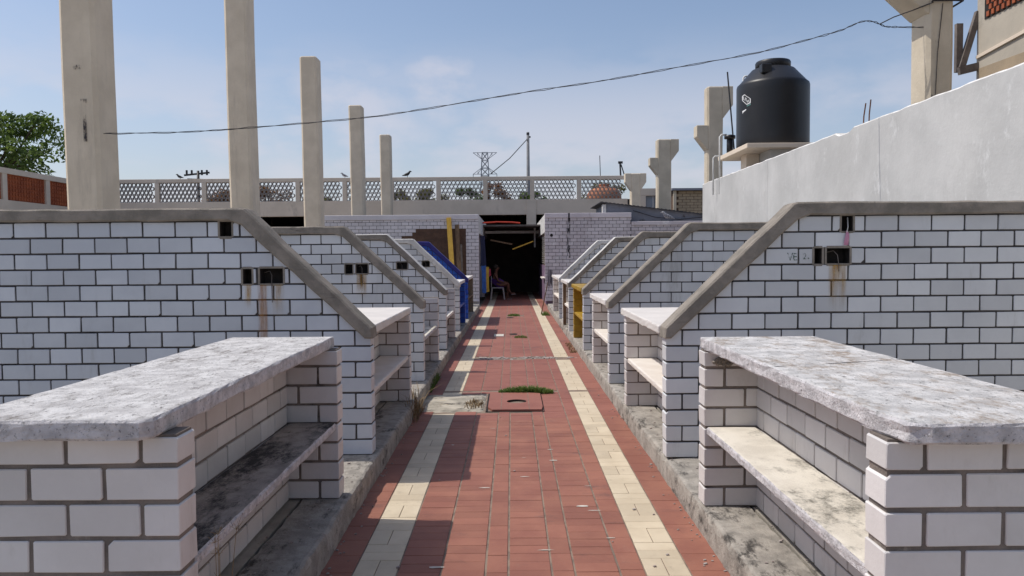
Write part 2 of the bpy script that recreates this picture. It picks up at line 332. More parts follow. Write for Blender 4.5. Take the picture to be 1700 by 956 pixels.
PH, PL, JT = .111, .2272, .0115
ROT = {'S': 0, 'E': math.pi/2, 'W': -math.pi/2}
def brick_panel(root, O, face, L, z0, z1, thick=.12, mats='white_brick', clips=(), holes=(), anchor='left', phase=0, single=None, budget=300,
                core_parent=None, core_name='mortar_bed', brick_parent=None, stuff_parent=None, skip=None, alt=None, ph=PH, pl=PL, core_mat='mortar', JT=JT):
    """A panel of staggered bricks. O = world point at the left end of the front face (seen from the front), z from z0 to z1.
    face S looks to -Y, E to +X, W to -X. clips are half planes (a, b, c) in local x, z. holes are (x0, x1, z) in the course at z."""
    ang = ROT[face]; rot = Matrix.Rotation(ang, 3, 'Z'); O = Vector(O)
    core = MB(); rest = MB(); altmb = MB(); altcore = MB(); bp = brick_parent or root; boff = world_loc(bp); todo = []
    rows = int(math.ceil((z1-z0)/ph - .08)); rec = .007
    for r in range(rows):
        za = z0 + r*ph; zb = min(za + ph, z1)
        if zb - za < .03: break
        hs = sorted((h[0], h[1]) for h in holes if za <= h[2] < za + ph)
        segs = []; x = 0
        for a, b in hs: segs.append((x, a)); x = b
        segs.append((x, L))
        top = z1 if r == rows-1 else zb
        for a, b in segs:
            a, b = (rec if a == 0 else a), (L-rec if b == L else b)
            p = [(a, za), (b, za), (b, top), (a, top)]
            for c in clips: p = clip(p, *c)
            if len(p) > 2: n = len(p); core.add([rot @ Vector((q[0], rec, q[1])) for q in p] + [rot @ Vector((q[0], thick-rec, q[1])) for q in p],
                               [tuple(range(n)), tuple(reversed(range(n, 2*n)))] + [(i, n+i, n+(i+1) % n, (i+1) % n) for i in range(n)])
        for a, b in hs:
            core.add([rot @ Vector(q) for q in ((a, thick-.02, za), (b, thick-.02, za), (b, thick-.02, zb), (a, thick-.02, zb))], [(0, 1, 2, 3)])
        sh = (r + phase) % 2 * pl/2
        k = -1
        while True:
            xa = k*pl + sh; xb = xa + pl; k += 1
            if xa >= L - .02: break
            if xb <= .02: continue
            xa = max(xa, 0 if xa > -pl/4 else xa); xa_, xb_ = max(xa, 0), min(xb, L)
            if anchor == 'right': xa_, xb_ = L - xb_, L - xa_
            parts = [(xa_, xb_)]
            for a, b in hs:
                np_ = []
                for p0, p1 in parts:
                    if b <= p0 or a >= p1: np_.append((p0, p1)); continue
                    if a - p0 > .03: np_.append((p0, a))
                    if p1 - b > .03: np_.append((b, p1))
                parts = np_
            for p0, p1 in parts:
                if p1 - p0 < .03: continue
                g0 = 0 if p0 < .001 else JT/2; g1 = 0 if p1 > L-.001 else JT/2
                w_ = p1 - p0 - g0 - g1; cx = (p0 + g0 + p1 - g1)/2; h_ = zb - za - JT; cz = za + JT/2 + h_/2
                if skip and skip(cx, cz): continue
                full = [(cx-w_/2, cz-h_/2), (cx+w_/2, cz-h_/2), (cx+w_/2, cz+h_/2), (cx-w_/2, cz+h_/2)]
                cl = full
                for c in clips: cl = clip(cl, *c) if len(cl) > 2 else []
                if len(cl) < 3 or area(cl) < .0012: continue
                todo.append((cx, cz, w_, h_, None if abs(area(cl) - area(full)) < 1e-7 else cl))
    if single: keyed = sorted(todo, key=lambda q: single(q[0], q[1]))
    else: keyed = todo
    m0 = mats if isinstance(mats, str) else mats[0]
    for i, (cx, cz, w_, h_, cl) in enumerate(keyed):
        if alt and alt(cx, cz):
            poly = cl or [(cx-w_/2, cz-h_/2), (cx+w_/2, cz-h_/2), (cx+w_/2, cz+h_/2), (cx-w_/2, cz+h_/2)]
            poly = [(x + math.copysign(.0045, x-cx), z + math.copysign(.0045, z-cz)) for x, z in poly]; t = MB(); brick_geo(t, poly, thick-.01, y0=.0035); altmb.add([rot @ Vector(v) for v in t.v], t.f); continue
        if i < budget and (not single or single(cx, cz) < 1e6):
            if cl is None:
                me = brick_mesh(round(w_, 3), round(h_, 3), thick, m0); ctr = Vector((cx, thick/2, cz))
            else:
                ctr = Vector((sum(p[0] for p in cl)/len(cl), thick/2, sum(p[1] for p in cl)/len(cl)))
                t = MB(); brick_geo(t, [(x-ctr.x, z-ctr.z) for x, z in cl], thick, y0=-thick/2); me = t.mesh('brick', m0)
            b = bpy.data.objects.new('brick', me); C.objects.link(b); b.parent = bp
            b.location = O + rot @ (ctr + Vector((R.uniform(-.0012, .0012), R.uniform(-.0022, .0016), R.uniform(-.0012, .0012)))) - boff
            b.rotation_euler = (R.uniform(-.006, .006), R.uniform(-.004, .004), ang + R.uniform(-.006, .006))
        else:
            poly = cl or [(cx-w_/2, cz-h_/2), (cx+w_/2, cz-h_/2), (cx+w_/2, cz+h_/2), (cx-w_/2, cz+h_/2)]
            t = MB(); brick_geo(t, poly, thick + R.uniform(-.002, .001)); rest.add([rot @ Vector(v) for v in t.v], t.f)
    out = {}
    cp = core_parent or root
    for mb, nm, mm in ((core, core_name, core_mat), (rest, 'brick_courses', m0), (altmb, 'bare_brick_courses', 'brown_brick')):
        if not mb.v: continue
        mb.v = [tuple(Vector(v) + O) for v in mb.v]
        o = mb.build(nm, mm, cp if nm == core_name else (stuff_parent or bp), fix=(nm == core_name)); out[nm] = o
        if nm != core_name: stuff(o)
    return out

def rough_slab(mb, x0, x1, y0, y1, z0, z1, jit=.004, seg=.07, cham=.03, bev=.010, sag=0, nick=()):
    """slab with uneven arrises, chamfered corners; material 0 = top, 1 = edge"""
    cs = [(x0+cham, y0), (x1-cham, y0), (x1, y0+cham), (x1, y1-cham*.2), (x1-cham*.2, y1), (x0+cham*.2, y1), (x0, y1-cham*.2), (x0, y0+cham)]
    pts = []
    for i, p in enumerate(cs):
        q = cs[(i+1) % len(cs)]; d = math.dist(p, q); n = max(1, int(d/seg))
        for k in range(n): pts.append((p[0] + (q[0]-p[0])*k/n, p[1] + (q[1]-p[1])*k/n))
    cx, cy = (x0+x1)/2, (y0+y1)/2; n = len(pts)
    def ring(z, ins, jz):
        o = []
        for i, (x, y) in enumerate(pts):
            j = ins + R.uniform(-jit, jit); dz = R.uniform(-jz, jz)
            for (nx, ny, nr, nd) in nick:
                dd = math.dist((x, y), (nx, ny))
                if dd < nr: j += nd*(1 - dd/nr)
            sx = min(1, abs(x-cx)/((x1-x0)/2)); sy = min(1, abs(y-cy)/((y1-y0)/2))
            ox = math.copysign(j if sx > .8 else 0, cx-x); oy = math.copysign(j if sy > .94 else 0, cy-y)
            o.append((x+ox, y+oy, z + dz - sag*math.sin(math.pi*(y-y0)/(y1-y0))))
        return o
    rs = [ring(z0, bev*.7, jit*.5), ring(z0+bev*.8, 0, jit*.4), ring((z0+z1)/2, 0, jit*.5), ring(z1-bev, 0, jit*.4), ring(z1-bev*.2, bev*.6, jit*.25), ring(z1, bev*1.6, 0)]
    vs = [p for r in rs for p in r]
    mb.cur = 1; mb.add(vs, [(k*n+i, k*n+(i+1) % n, (k+1)*n+(i+1) % n, (k+1)*n+i) for k in range(4) for i in range(n)] + [tuple(reversed(range(n)))])
    mb.cur = 0; b = len(mb.v) - len(vs)
    for i in range(n): mb.f.append((b+4*n+i, b+4*n+(i+1) % n, b+5*n+(i+1) % n, b+5*n+i)); mb.mi.append(0)
    mb.f.append(tuple(b+5*n+i for i in range(n))); mb.mi.append(0); mb.cur = 0

# ------------------------------------------------------------------ setting: ground, path, kerbs
g = MB(); g.add([(-900,-300,-.12),(900,-300,-.12),(900,1500,-.12),(-900,1500,-.12)], [(0,1,2,3)])
struct(g.build('ground', 'earth'))
YS, YE = -1.5, 37.6
COLS = [(-.985,-.793,'R',.214), (-.793,-.579,'C',0), (-.579,-.362,'R',.107), (-.362,-.142,'R',.107), (-.142,-.028,'R',.214), (-.028,.187,'R',.107),
        (.187,.300,'R',.214), (.300,.520,'R',.107), (.520,.646,'R',.214), (.646,.862,'C',0), (.862,1.09,'R',.214)]
path = MB(); path.add([(-1.02,YS,-.0045),(1.12,YS,-.0045),(1.12,YE,-.0045),(-1.02,YE,-.0045)], [(0,1,2,3)])
path_o = struct(path.build('path', 'grout'))
def in_gap(x, y):
    if -.27 < x < .32 and 7.44 < y < 8.50: return True
    if x < -.27 and 7.50 < y < 8.46 and x > -1.1: return not (-.79 < x < -.579 and y > 8.15)
    if 11.30 < y < 11.62: return (-.55 < x < .66) or R.random() < .35
    if 8.60 < y < 8.66: return True
    if 19.5 < y < 19.9 and -.1 < x < .3: return True
    return False
tiles = []
for x0, x1, k, st in COLS:
    if k == 'R':
        y = YS + R.uniform(0, .05)
        while y < YE:
            tiles.append((x0, x1, y, y+st, 'red_tile')); y += st
    else:
        y = YS
        while y < YE:
            m_ = (x0+x1)/2
            tiles += [(x0, m_, y, y+.212, 'cream_tile'), (m_, x1, y, y+.212, 'cream_tile'), (x0, x1, y+.212, y+.318, 'cream_tile'), (x0, x1, y+.318, y+.424, 'cream_tile')]
            y += .424
tiles.sort(key=lambda t: (t[2] < 3.35, t[2]))
TM = {}; far = {'red_tile': MB(), 'cream_tile': MB()}; cnt = 0
for x0, x1, y0, y1, m_ in tiles:
    cx, cy = (x0+x1)/2, (y0+y1)/2
    if in_gap(cx, cy): continue
    gx, gy = .0058, .0016
    if m_ == 'cream_tile': gx = .0018
    a, b = (x1-x0)/2-gx, (y1-y0)/2-gy; dz = R.uniform(-.0016, .0012)
    prof = [(-a,-b,-.010),(a,-b,-.010),(a,b,-.010),(-a,b,-.010),(-a,-b,-.002),(a,-b,-.002),(a,b,-.002),(-a,b,-.002),(-a+.002,-b+.002,0),(a-.002,-b+.002,0),(a-.002,b-.002,0),(-a+.002,b-.002,0)]
    fs = [(0,1,5,4),(1,2,6,5),(2,3,7,6),(3,0,4,7),(4,5,9,8),(5,6,10,9),(6,7,11,10),(7,4,8,11),(8,9,10,11)]
    if y0 >= 3.35 and cnt < 300:
        cnt += 1; key = (round(a,3), round(b,3), m_)
        if key not in TM:
            t = MB(); t.add(prof, fs); TM[key] = t.mesh('tile', m_, fix=False)
        o = bpy.data.objects.new('tile', TM[key]); C.objects.link(o); o.parent = path_o
        o.location = (cx, cy, dz); o.rotation_euler = (R.uniform(-.004,.004), R.uniform(-.004,.004), R.uniform(-.004,.004))
    else:
        far[m_].add([(cx+p[0], cy+p[1], p[2]+dz) for p in prof], fs)
stuff(far['red_tile'].build('red_tile_field', 'red_tile_far', path_o, fix=False)); stuff(far['cream_tile'].build('cream_tile_field', 'cream_tile', path_o, fix=False))

def kerb(sgn, xk, name):
    mb = MB(); prof = [(xk+.02*-sgn*0, -.1), (xk, .02), (xk+sgn*.002, .115), (xk+sgn*.008, .142), (xk+sgn*.024, .15), (xk+sgn*.12, .151), (xk+sgn*.20, .149), (xk+sgn*.27, .147), (xk+sgn*.275, .12), (xk+sgn*.275, -.1)]
    n = len(prof); ys = []; y = YS
    while y < 22.3: ys.append(y); y += .035 if y < 9 else .12
    for y in ys:
        big = noise.noise((y*1.7, sgn*5, 0)); chip = max(0, noise.noise((y*5.3, 9+sgn, 2))-.18)
        for i, (x, z) in enumerate(prof):
            j = noise.noise((y*14, i*3.1, sgn)); amp = .005 if 0 < i < 8 else 0
            dx = sgn*(amp*j*1.5 + (.035*chip if i in (2, 3, 4) else 0)) + .008*big; dz = amp*.4*j - (.06*chip if i in (3, 4) else .02*chip if i == 5 else 0)
            mb.v.append((x+dx, y, z+dz))
    for k in range(len(ys)-1):
        for i in range(n-1): mb.f.append((k*n+i, k*n+i+1, (k+1)*n+i+1, (k+1)*n+i)); mb.mi.append(0)
    return struct(mb.build(name, 'kerb_concrete'))
kerb(-1, -.955, 'kerb'); kerb(1, 1.045, 'kerb')
for sgn, xa, xb in ((-1, -1.245, -5.2), (1, 1.335, 4.9)):
    f = MB(); f.box(xa, xb, YS, 22.3, -.1, .143); struct(f.build('pavement', 'stall_floor'))
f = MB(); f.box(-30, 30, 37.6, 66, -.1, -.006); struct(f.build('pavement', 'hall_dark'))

# ------------------------------------------------------------------ divider walls
def coping_poly(xe, s, zt=1.905, xo=4.6, th=.088):
    """s = -1 left, 1 right; xe = |x| of the path end. Outline in x, z (drawn for s = 1 and mirrored)"""
    k = .955; u = .875; c = xe + u; e = xe - .015; zl = zt - (c-e)*k
    tv = th*math.sqrt(1+k*k)
    top = [(xo, zt), (c+.012, zt), (c-.012, zt-.009), (e, zl)]
    zlow = zl - .075
    ui = e + (zlow - (zl - tv))/k
    inner = [(e, zlow), (ui, zlow), (c + th*.40 - .02, zt-th-.03), (c + th*.40+.07, zt-th), (xo, zt-th)]
    pts = top + inner
    return pts, (c, k, tv, zl, e)
def add_coping(root, xe, s, y, mats, notch=False, xo=4.6, zt=1.905):
    pts, _ = coping_poly(xe, s, zt, xo)
    # densify the outline for uneven arrises
    n = len(pts); out = []
    for i in range(n):
        p, q = pts[i], pts[(i+1) % n]; d = math.dist(p, q); m = max(1, int(d/.16))
        for j in range(m): out.append((p[0]+(q[0]-p[0])*j/m + R.uniform(-.004,.004), p[1]+(q[1]-p[1])*j/m + R.uniform(-.004,.004)))
    y0, y1 = y-.035, y+.155; b = .011
    ins = []
    L = len(out)
    for i in range(L):
        p0, p1, p2 = Vector(out[i-1]), Vector(out[i]), Vector(out[(i+1) % L])
        t = (p2-p0).normalized(); nrm = Vector((-t.y, t.x)); ins.append(tuple(p1 + nrm*b))
    # orientation: the outline runs from the outer top towards the path, so the inside lies to its left
    vs = []
    for pl_, yy in ((ins, y0), (out, y0+b), (out, y1-b), (ins, y1)):
        vs += [(s*x, yy + R.uniform(-.002, .002), z) for x, z in pl_]
    mb = MB(); fs = [(k*L+i, k*L+(i+1) % L, (k+1)*L+(i+1) % L, (k+1)*L+i) for k in range(3) for i in range(L)] + [tuple(range(L)), tuple(range(3*L, 4*L))]
    mb.add(vs, fs)
    if len(mats) > 1:                                   # painted top faces
        mb.mi = [1 if (i // L == 1 or i // L == 2 or i//L == 0) and i < 3*L and (i % L) < len([1 for q in out]) and out[i % L][1] > 0 and is_top(out, i % L) else 0 for i in range(len(fs))]
    return mb.build('coping', mats, root)
def is_top(out, i):
    p, q = out[i], out[(i+1) % len(out)]
    return q[0] < p[0] - .004
def divider(s, xe, y, label, mats, coping, holes=(), xo=4.6, vis=2.6, zt=1.905):
    root = thing('divider_wall', label, 'wall', (s*xe, y, .15), 'brick walls dividing the stalls')
    _, (c, k, tv, zl, e) = coping_poly(xe, 1, zt, xo)
    # half plane in world x: z <= zl - tv*.55 + k*(|x| - e)
    z1 = zt - .06; O = (-xo, y, 0) if s < 0 else (xe, y, 0); L = xo - xe
    if s < 0:   # local x = x + xo ; |x| = xo - lx
        cl = (k, 1, zl - tv*.5 + k*(xo - e)); hs = [(h[0]+xo, h[1]+xo, h[2]) for h in holes]; sg = lambda x, z: 0 if x > L - vis else 1e9
        an = 'right'
    else:
        cl = (-k, 1, zl - tv*.5 + k*(xe - e)); hs = [(h[0]-xe, h[1]-xe, h[2]) for h in holes]; sg = lambda x, z: 0 if x < vis else 1e9
        an = 'left'
    brick_panel(root, O, 'S', L, .15, z1, .12, mats, clips=[cl], holes=hs, anchor=an, single=sg)
    add_coping(root, xe, s, y, coping, xo=xo, zt=zt)
    b = MB()
    for h in holes:                                     # rough metal boxes set in the holes
        r = int((h[2]-.15)/PH); za = .15 + r*PH; zb = za + PH; a, bb = h[0], h[1]; t = .006
        bx = MB(); yb = y+.095
        for q in ((a, a+t, y+.004, yb, za+t, zb-t), (bb-t, bb, y+.004, yb, za+t, zb-t), (a, bb, y+.004, yb, za, za+t), (a, bb, y+.004, yb, zb-t, zb), (a+t, bb-t, yb-.004, yb, za+t, zb-t)): bx.box(*q)
        bo = bx.build('switch_box', 'dark_recess', root)
        fr = MB(); e_ = .012
        for q in ((a-e_, a+.001, za-.004, zb+.004), (bb-.001, bb+e_, za-.004, zb+.004), (a, bb, za-e_, za+.003), (a, bb, zb-.003, zb+e_)):
            fr.box(q[0], q[1], y-.003, y+.02, q[2]+R.uniform(-.002,.002), q[3]+R.uniform(-.002,.002))
        fr.build('mortar_frame', 'coping_concrete', bo)
        if bb - a > .1:
            wr = MB(); cx = (a+bb)/2
            wr.tube([(a+.02, y+.05, zb-.03), (cx-.02, y+.03, zb-.02), (cx, y+.01, zb-.05), (cx+.002, y-.006, za), (cx+.004, y-.006, za-.13 if s < 0 else za-.05)], .0028, 5); wr.build('loose_wire', 'wood_grey', bo)
    return root
def streak(root, x0, x1, y, z0, z1, m):
    s_ = MB(); s_.add([(x0, y-.0052, z0), (x1, y-.0052, z0), (x1, y-.0052, z1), (x0, y-.0052, z1)], [(0,1,2,3)]); s_.build('rust_streak', m, root, fix=False)
LW = [5.30, 8.45, 11.38, 14.28, 17.05]; RW = [5.16, 8.20, 11.15, 14.0, 16.9]
XL, XR = 1.0, 1.055
w1 = divider(-1, XL, LW[0], 'nearest white brick wall on the left, long rust streak running down from its box hole', 'white_brick_dim', ['coping_concrete'],
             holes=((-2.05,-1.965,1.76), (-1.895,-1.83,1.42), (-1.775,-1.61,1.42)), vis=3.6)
streak(w1, -1.80, -1.72, LW[0], .55, 1.366, 'rust_stain'); streak(w1, -1.70, -1.60, LW[0], 1.10, 1.366, 'rust_stain_faint'); streak(w1, -1.91, -1.83, LW[0], 1.18, 1.366, 'rust_stain_faint')
w2 = divider(-1, XL, LW[1], 'second white brick wall from the front on the left, small rust stain below two dark holes', 'white_brick', ['coping_concrete'], holes=((-1.87,-1.785,1.40), (-1.75,-1.615,1.40)), vis=2.3)
streak(w2, -1.76, -1.62, LW[1], 1.08, 1.366, 'rust_stain_faint'); streak(w2, -1.72, -1.66, LW[1], 1.16, 1.366, 'rust_stain_faint')
divider(-1, XL, LW[2], 'third white brick wall on the left, grey coping with whitewashed top edge', 'white_brick', ['coping_concrete', 'coping_white'], holes=((-1.74,-1.58,1.40),), vis=1.9)
divider(-1, XL, LW[3], 'fourth white brick wall on the left with coping painted white all over', 'white_brick', ['coping_white'], holes=((-1.70,-1.56,1.40),), vis=1.8)
divider(-1, XL, LW[4], 'bright blue painted brick wall with dark blue coping on the left', 'blue_paint', ['navy_paint'], vis=1.8)
r1 = divider(1, XR, RW[0], 'nearest white brick wall on the right, pink tag hanging from its small top hole', 'white_brick', ['coping_concrete'],
             holes=((2.255,2.335,1.76), (2.07,2.125,1.53), (2.155,2.315,1.53)), vis=3.6)
streak(r1, 2.16, 2.30, RW[0], 1.10, 1.477, 'rust_stain_faint')
divider(1, XR, RW[1], 'second white brick wall from the front on the right, bare grey coping and no holes', 'white_brick', ['coping_concrete'], vis=2.3)
r3 = divider(1, XR, RW[2], 'third white brick wall on the right, broken coping corner, standing just before the yellow counter', 'white_brick', ['coping_concrete'], vis=1.9)
divider(1, XR, RW[3], 'fourth wall on the right, just beyond the yellow counter, coping whitewashed on top', 'white_brick', ['coping_concrete', 'coping_white'], vis=1.8)
divider(1, XR, RW[4], 'farthest divider wall on the right, with coping painted white all over', 'white_brick', ['coping_white'], vis=1.8)
# pink tag in the hole of the nearest right wall
pt = thing('pink_tag', 'small pink plastic bag tied with string in a wall hole', 'tag', (2.295, RW[0]-.012, 1.62))
t = MB(); t.tube([(2.31, RW[0]+.03, 1.80), (2.295, RW[0]-.012, 1.735), (2.287, RW[0]-.016, 1.70)], .004, 5); t.build('string', 'white_plastic', pt)
t = MB(); n = 9
for i in range(n):
    f_ = i/(n-1); z = 1.71 - .10*f_; ww = .005 + .011*math.sin(min(1, f_*1.6)*math.pi/2); th = .004 + .008*math.sin(f_*math.pi)
    cx = 2.288 + .004*math.sin(f_*5)
    t.v += [(cx-ww, RW[0]-.012, z), (cx-ww*.3, RW[0]-.012-th, z), (cx+ww*.5, RW[0]-.012-th*.8, z), (cx+ww, RW[0]-.011, z)]
for i in range(n-1):
    for k in range(3): t.f.append((4*i+k, 4*i+4+k, 4*i+5+k, 4*i+1+k)); t.mi.append(0)
t.build('bag', 'pink_plastic', pt)
# painted letters left of the holes
def text_mesh(body, size, name, matname, fn, extr=0):
    cu = bpy.data.curves.new(name, 'FONT'); cu.body = body; cu.size = size; cu.align_x = 'CENTER'; cu.align_y = 'CENTER'; cu.extrude = extr
    to = bpy.data.objects.new(name, cu); C.objects.link(to); dg = bpy.context.evaluated_depsgraph_get()
    me = bpy.data.meshes.new_from_object(to.evaluated_get(dg)); bpy.data.objects.remove(to)
    bm = bmesh.new(); bm.from_mesh(me)
    for _ in range(2): bmesh.ops.subdivide_edges(bm, edges=[e for e in bm.edges if e.calc_length() > size*.25], cuts=1)
    for v in bm.verts: v.co = fn(v.co)
    bm.to_mesh(me); bm.free(); me.materials.clear(); me.materials.append(M[matname]); return me
for body, cx, cz, sz in (('V', 1.905, 1.531, .078), ('E', 1.938, 1.531, .072), ('2', 2.005, 1.535, .06), ('.', 2.03, 1.545, .09)):
    me = text_mesh(body, sz, 'painted_letters', 'graffiti_green', lambda c, cx=cx, cz=cz: Vector((cx + c.x*.9 - XR, -.0045, cz + c.y - .15)))
    o = bpy.data.objects.new('painted_letters', me); C.objects.link(o); o.parent = r1

# ------------------------------------------------------------------ counters
def counter(s, xe, y0, y1, label, slab='slab_white', shelf='shelf_white', brick='white_brick_worn', near=False, ztop=1.075, zs=.60, core='mortar_worn', xb=.29, wide=.66, edge=None, back=True, nick=(), near_phase=0):
    """s = side; xe = |x| of pillar faces; from y0 to y1 along the path. near: a brick end at y0 as well"""
    root = thing('stall_counter', label, 'counter', (s*(xe+.15), (y0+y1)/2, .15), 'brick counters with a shelf along the path')
    zb = ztop - .062
    X = lambda u: s*(xe+u)
    def end(y, nm, ph, depth):
        O = (X(depth), y, 0) if s < 0 else (X(0), y, 0)
        prt = bpy.data.objects.new(nm, None)
        res = brick_panel(root, O, 'S', depth, .15, zb-.002, .12, brick, anchor='right' if s < 0 else 'left', phase=ph, core_name=nm, brick_parent=root, core_mat=core, JT=.0145 if near else .0115)
        bpy.data.objects.remove(prt); return res
    ye = y1 - .14
    end(ye, 'end_pillar', 1, .62 if near else xb + .10)
    if near: end(y0 + .08, 'end_pillar', near_phase, .62)
    ya = y0 + .205 if near else y0; L = ye - ya - .003
    O = (X(xb), ya+.001, 0) if s < 0 else (X(xb), ya + L, 0)
    if back:
        brick_panel(root, O, 'E' if s < 0 else 'W', L, .15, zb-.002, .12, brick, core_name='back_wall', brick_parent=root, core_mat=core, phase=1)
    if shelf:
        mb = MB(); a, b = sorted((X(.012), X(xb-.004))); rough_slab(mb, a, b, ya+.002, ye-.002, zs-.045, zs, jit=.003, cham=.004)
        mb.build('shelf', [shelf, edge or shelf], root)
    if slab:
        mb = MB(); a, b = sorted((X((.045 if s < 0 else .008) if near else (0.0 if s < 0 else -.03)), X(wide))); rough_slab(mb, a, b, y0, y1, zb, ztop, jit=.004, cham=(.030 if s < 0 else .008) if near else .008, nick=nick)
        mb.build('slab', [slab, edge or slab], root)
    return root
counter(-1, 1.012, 2.17, 4.46, 'weathered counter in the left foreground with black mould on its shelf', 'slab_weathered', 'shelf_mould', near=True, edge='slab_edge', ztop=1.085, nick=((-1.057, 2.9, .1, .012),))
rc = counter(1, 1.06, 2.04, 4.28, 'weathered counter in the right foreground with brown lichen on its slab', 'slab_lichen', 'shelf_cream', near=True, edge='slab_edge', ztop=1.085, nick=((1.07, 2.08, .08, .03), (1.068, 3.2, .07, .006)))
counter(-1, XL, LW[0]+.125, 7.42, 'clean white slab counter directly behind the rust streaked left wall', edge='slab_white', zs=.60, ztop=1.06)
counter(-1, XL, LW[1]+.125, 10.25, 'left counter without its top slab, only pillars and a broken low shelf', slab=None, zs=.63, shelf='shelf_cream', edge='slab_edge')
counter(-1, XL, LW[2]+.125, 13.2, 'narrow left counter missing its slab, standing before the white coping wall', slab=None, zs=.62)
counter(-1, XL, LW[3]+.125, 16.1, 'blue painted counter with white slab in front of the blue wall', slab='slab_white', shelf='blue_paint', brick='blue_paint', core='navy_paint')
counter(-1, XL, LW[4]+.125, 19.4, 'tan brick counter with brown shelf beyond the blue wall', slab='shelf_white', shelf='wood_brown', brick='tan_brick')
counter(1, XR, RW[0]+.125, 7.10, 'bright white slab counter directly behind the nearest right wall', zs=.60, ztop=1.06)
counter(1, XR, RW[1]+.125, 9.95, 'white counter on the right standing just before the yellow one', zs=.60, ztop=1.06)
counter(1, XR, RW[2]+.125, 13.0, 'ochre yellow painted counter on the right', 'ochre_paint', 'ochre_paint', 'ochre_paint', core='ochre_paint', zs=.60)
pc = counter(1, XR, RW[3]+.125, 15.8, 'white counter on the right with a brown wooden post propping its slab', zs=.60)
counter(1, XR, RW[4]+.125, 19.4, 'last white counter on the right, mop leaning against it', zs=.62)
t = MB(); t.box(1.04, 1.10, 15.30, 15.36, .152, 1.012); t.build('post', 'wood_brown', pc)
# chipped mortar at the top of the far pillar, right foreground counter, and its slab joint
t = MB()
for i in range(14):
    x = 1.10 + R.uniform(0, .10); z = .94 + R.uniform(0, .03); t.bar((x, 4.12, z), (x + R.uniform(.01,.03), 4.135, z + R.uniform(.005,.02)), .016)
t.build('broken_mortar', 'coping_concrete', rc)
t = MB(); zz = 1.0862
t.add([(1.085, 3.10, zz), (1.70, 3.28, zz), (1.70, 3.29, zz), (1.085, 3.112, zz)], [(0,1,2,3)]); t.build('slab_crack', 'dark_soot', rc, fix=False)

# ------------------------------------------------------------------ concrete columns
def column(x0, x1, y0, y1, z1, label, m='column_concrete', flare_r=0, flare_l=0, fz=.5, corbel=None, z0=-.1, lean=0):
    root = thing('concrete_column', label, 'column', ((x0+x1)/2, (y0+y1)/2, z0), 'bare concrete columns')
    root.rotation_euler.y = lean
    mb = MB(); c = .05; hs = [z0]; nseg = 7
    for i in range(1, nseg): hs.append(z0 + (z1-z0)*i/nseg)
    hs.append(z1-.03); hs.append(z1)
    for i, z in enumerate(hs):
        e = .02 if i == len(hs)-1 else 0; j = lambda: R.uniform(-.006, .006)
        a, b = x0+e+j(), x1-e+j()
        mb.v += [(a+c, y0+e, z), (b-c, y0+e, z), (b, y0+c+e, z), (b, y1-c-e, z), (b-c, y1-e, z), (a+c, y1-e, z), (a, y1-c-e, z), (a, y0+c+e, z)]
    for k in range(len(hs)-1):
        for i in range(8): mb.f.append((k*8+i, k*8+(i+1) % 8, (k+1)*8+(i+1) % 8, (k+1)*8+i)); mb.mi.append(0)
    mb.f.append(tuple((len(hs)-1)*8+i for i in range(8))); mb.mi.append(0)
    mb.build('shaft', m, root)
    if flare_r or flare_l:
        f_ = MB(); zt = z1 + .004
        if flare_r: f_.prism_xz([(x1-.03, zt-fz-.35), (x1+.004, zt-fz-.35), (x1+flare_r, zt-fz+.02), (x1+flare_r, zt), (x1-.03, zt)], y0+.004, y1-.004)
        if flare_l: f_.prism_xz([(x0+.03, zt-fz-.35), (x0+.03, zt), (x0-flare_l, zt), (x0-flare_l, zt-fz+.02), (x0-.004, zt-fz-.35)], y0+.006, y1-.006)
        f_.build('capital', m, root, bevel=.015)
    if corbel:
        zt, out, hh = corbel; f_ = MB()
        f_.prism_xz([(x0+.03, zt-hh), (x0+.03, zt), (x0-out, zt), (x0-out, zt-hh*.45), (x0-.004, zt-hh)], y0+.01, y1-.01); f_.build('corbel', m, root, bevel=.015)
    return root
for nm, y, d, zt in (('tallest looking concrete column, at the far left', 10.2, .02, 7.36), ('second concrete column from the left, cut by the top of the picture', 16.1, .04, 7.36), ('third concrete column from the left, its flat top visible against the sky', 21.9, .02, 7.36), ('fourth concrete column on the left, just right of the third', 28.1, .08, 7.20), ('shortest looking concrete column on the left, nearest the middle', 34.5, .10, 7.15)):
    cr = column(-6.02+d, -5.54+d, y, y+.56, zt, nm, lean=-.009)
    if y == 10.2:
        for mx_, mz, mw, mh in ((-5.76, 4.13, .06, .03), (-5.69, 3.68, .04, .03), (-5.685, 3.34, .022, .20)):
            t = MB(); t.add([(mx_-mw, y-.011, mz-mh), (mx_+mw, y-.011, mz-mh), (mx_+mw, y-.011, mz+mh), (mx_-mw, y-.011, mz+mh)], [(0,1,2,3)]); t.build('dirt_mark', 'dark_soot', cr, fix=False)
column(5.53, 5.89, 10.1, 10.55, 6.02, 'cream column at upper right with the overhead cable tied round it', 'cream_concrete', flare_l=.42, fz=.95, z0=0)
column(5.60, 6.05, 21.6, 22.0, 6.34, 'concrete column beside the black tank with stub corbel on its left', 'cream_concrete', flare_r=.28, fz=.55, corbel=(5.25, .30, .70))
column(5.41, 5.93, 28.0, 28.4, 5.84, 'mid height concrete column with flared top and corbel, left of the tank column', 'cream_concrete', flare_r=.28, fz=.45, corbel=(5.17, .27, .62))
column(5.43, 5.87, 34.3, 34.7, 5.28, 'lowest concrete column on the right, its head flared both ways', 'column_concrete', flare_r=.26, flare_l=.26, fz=.42)

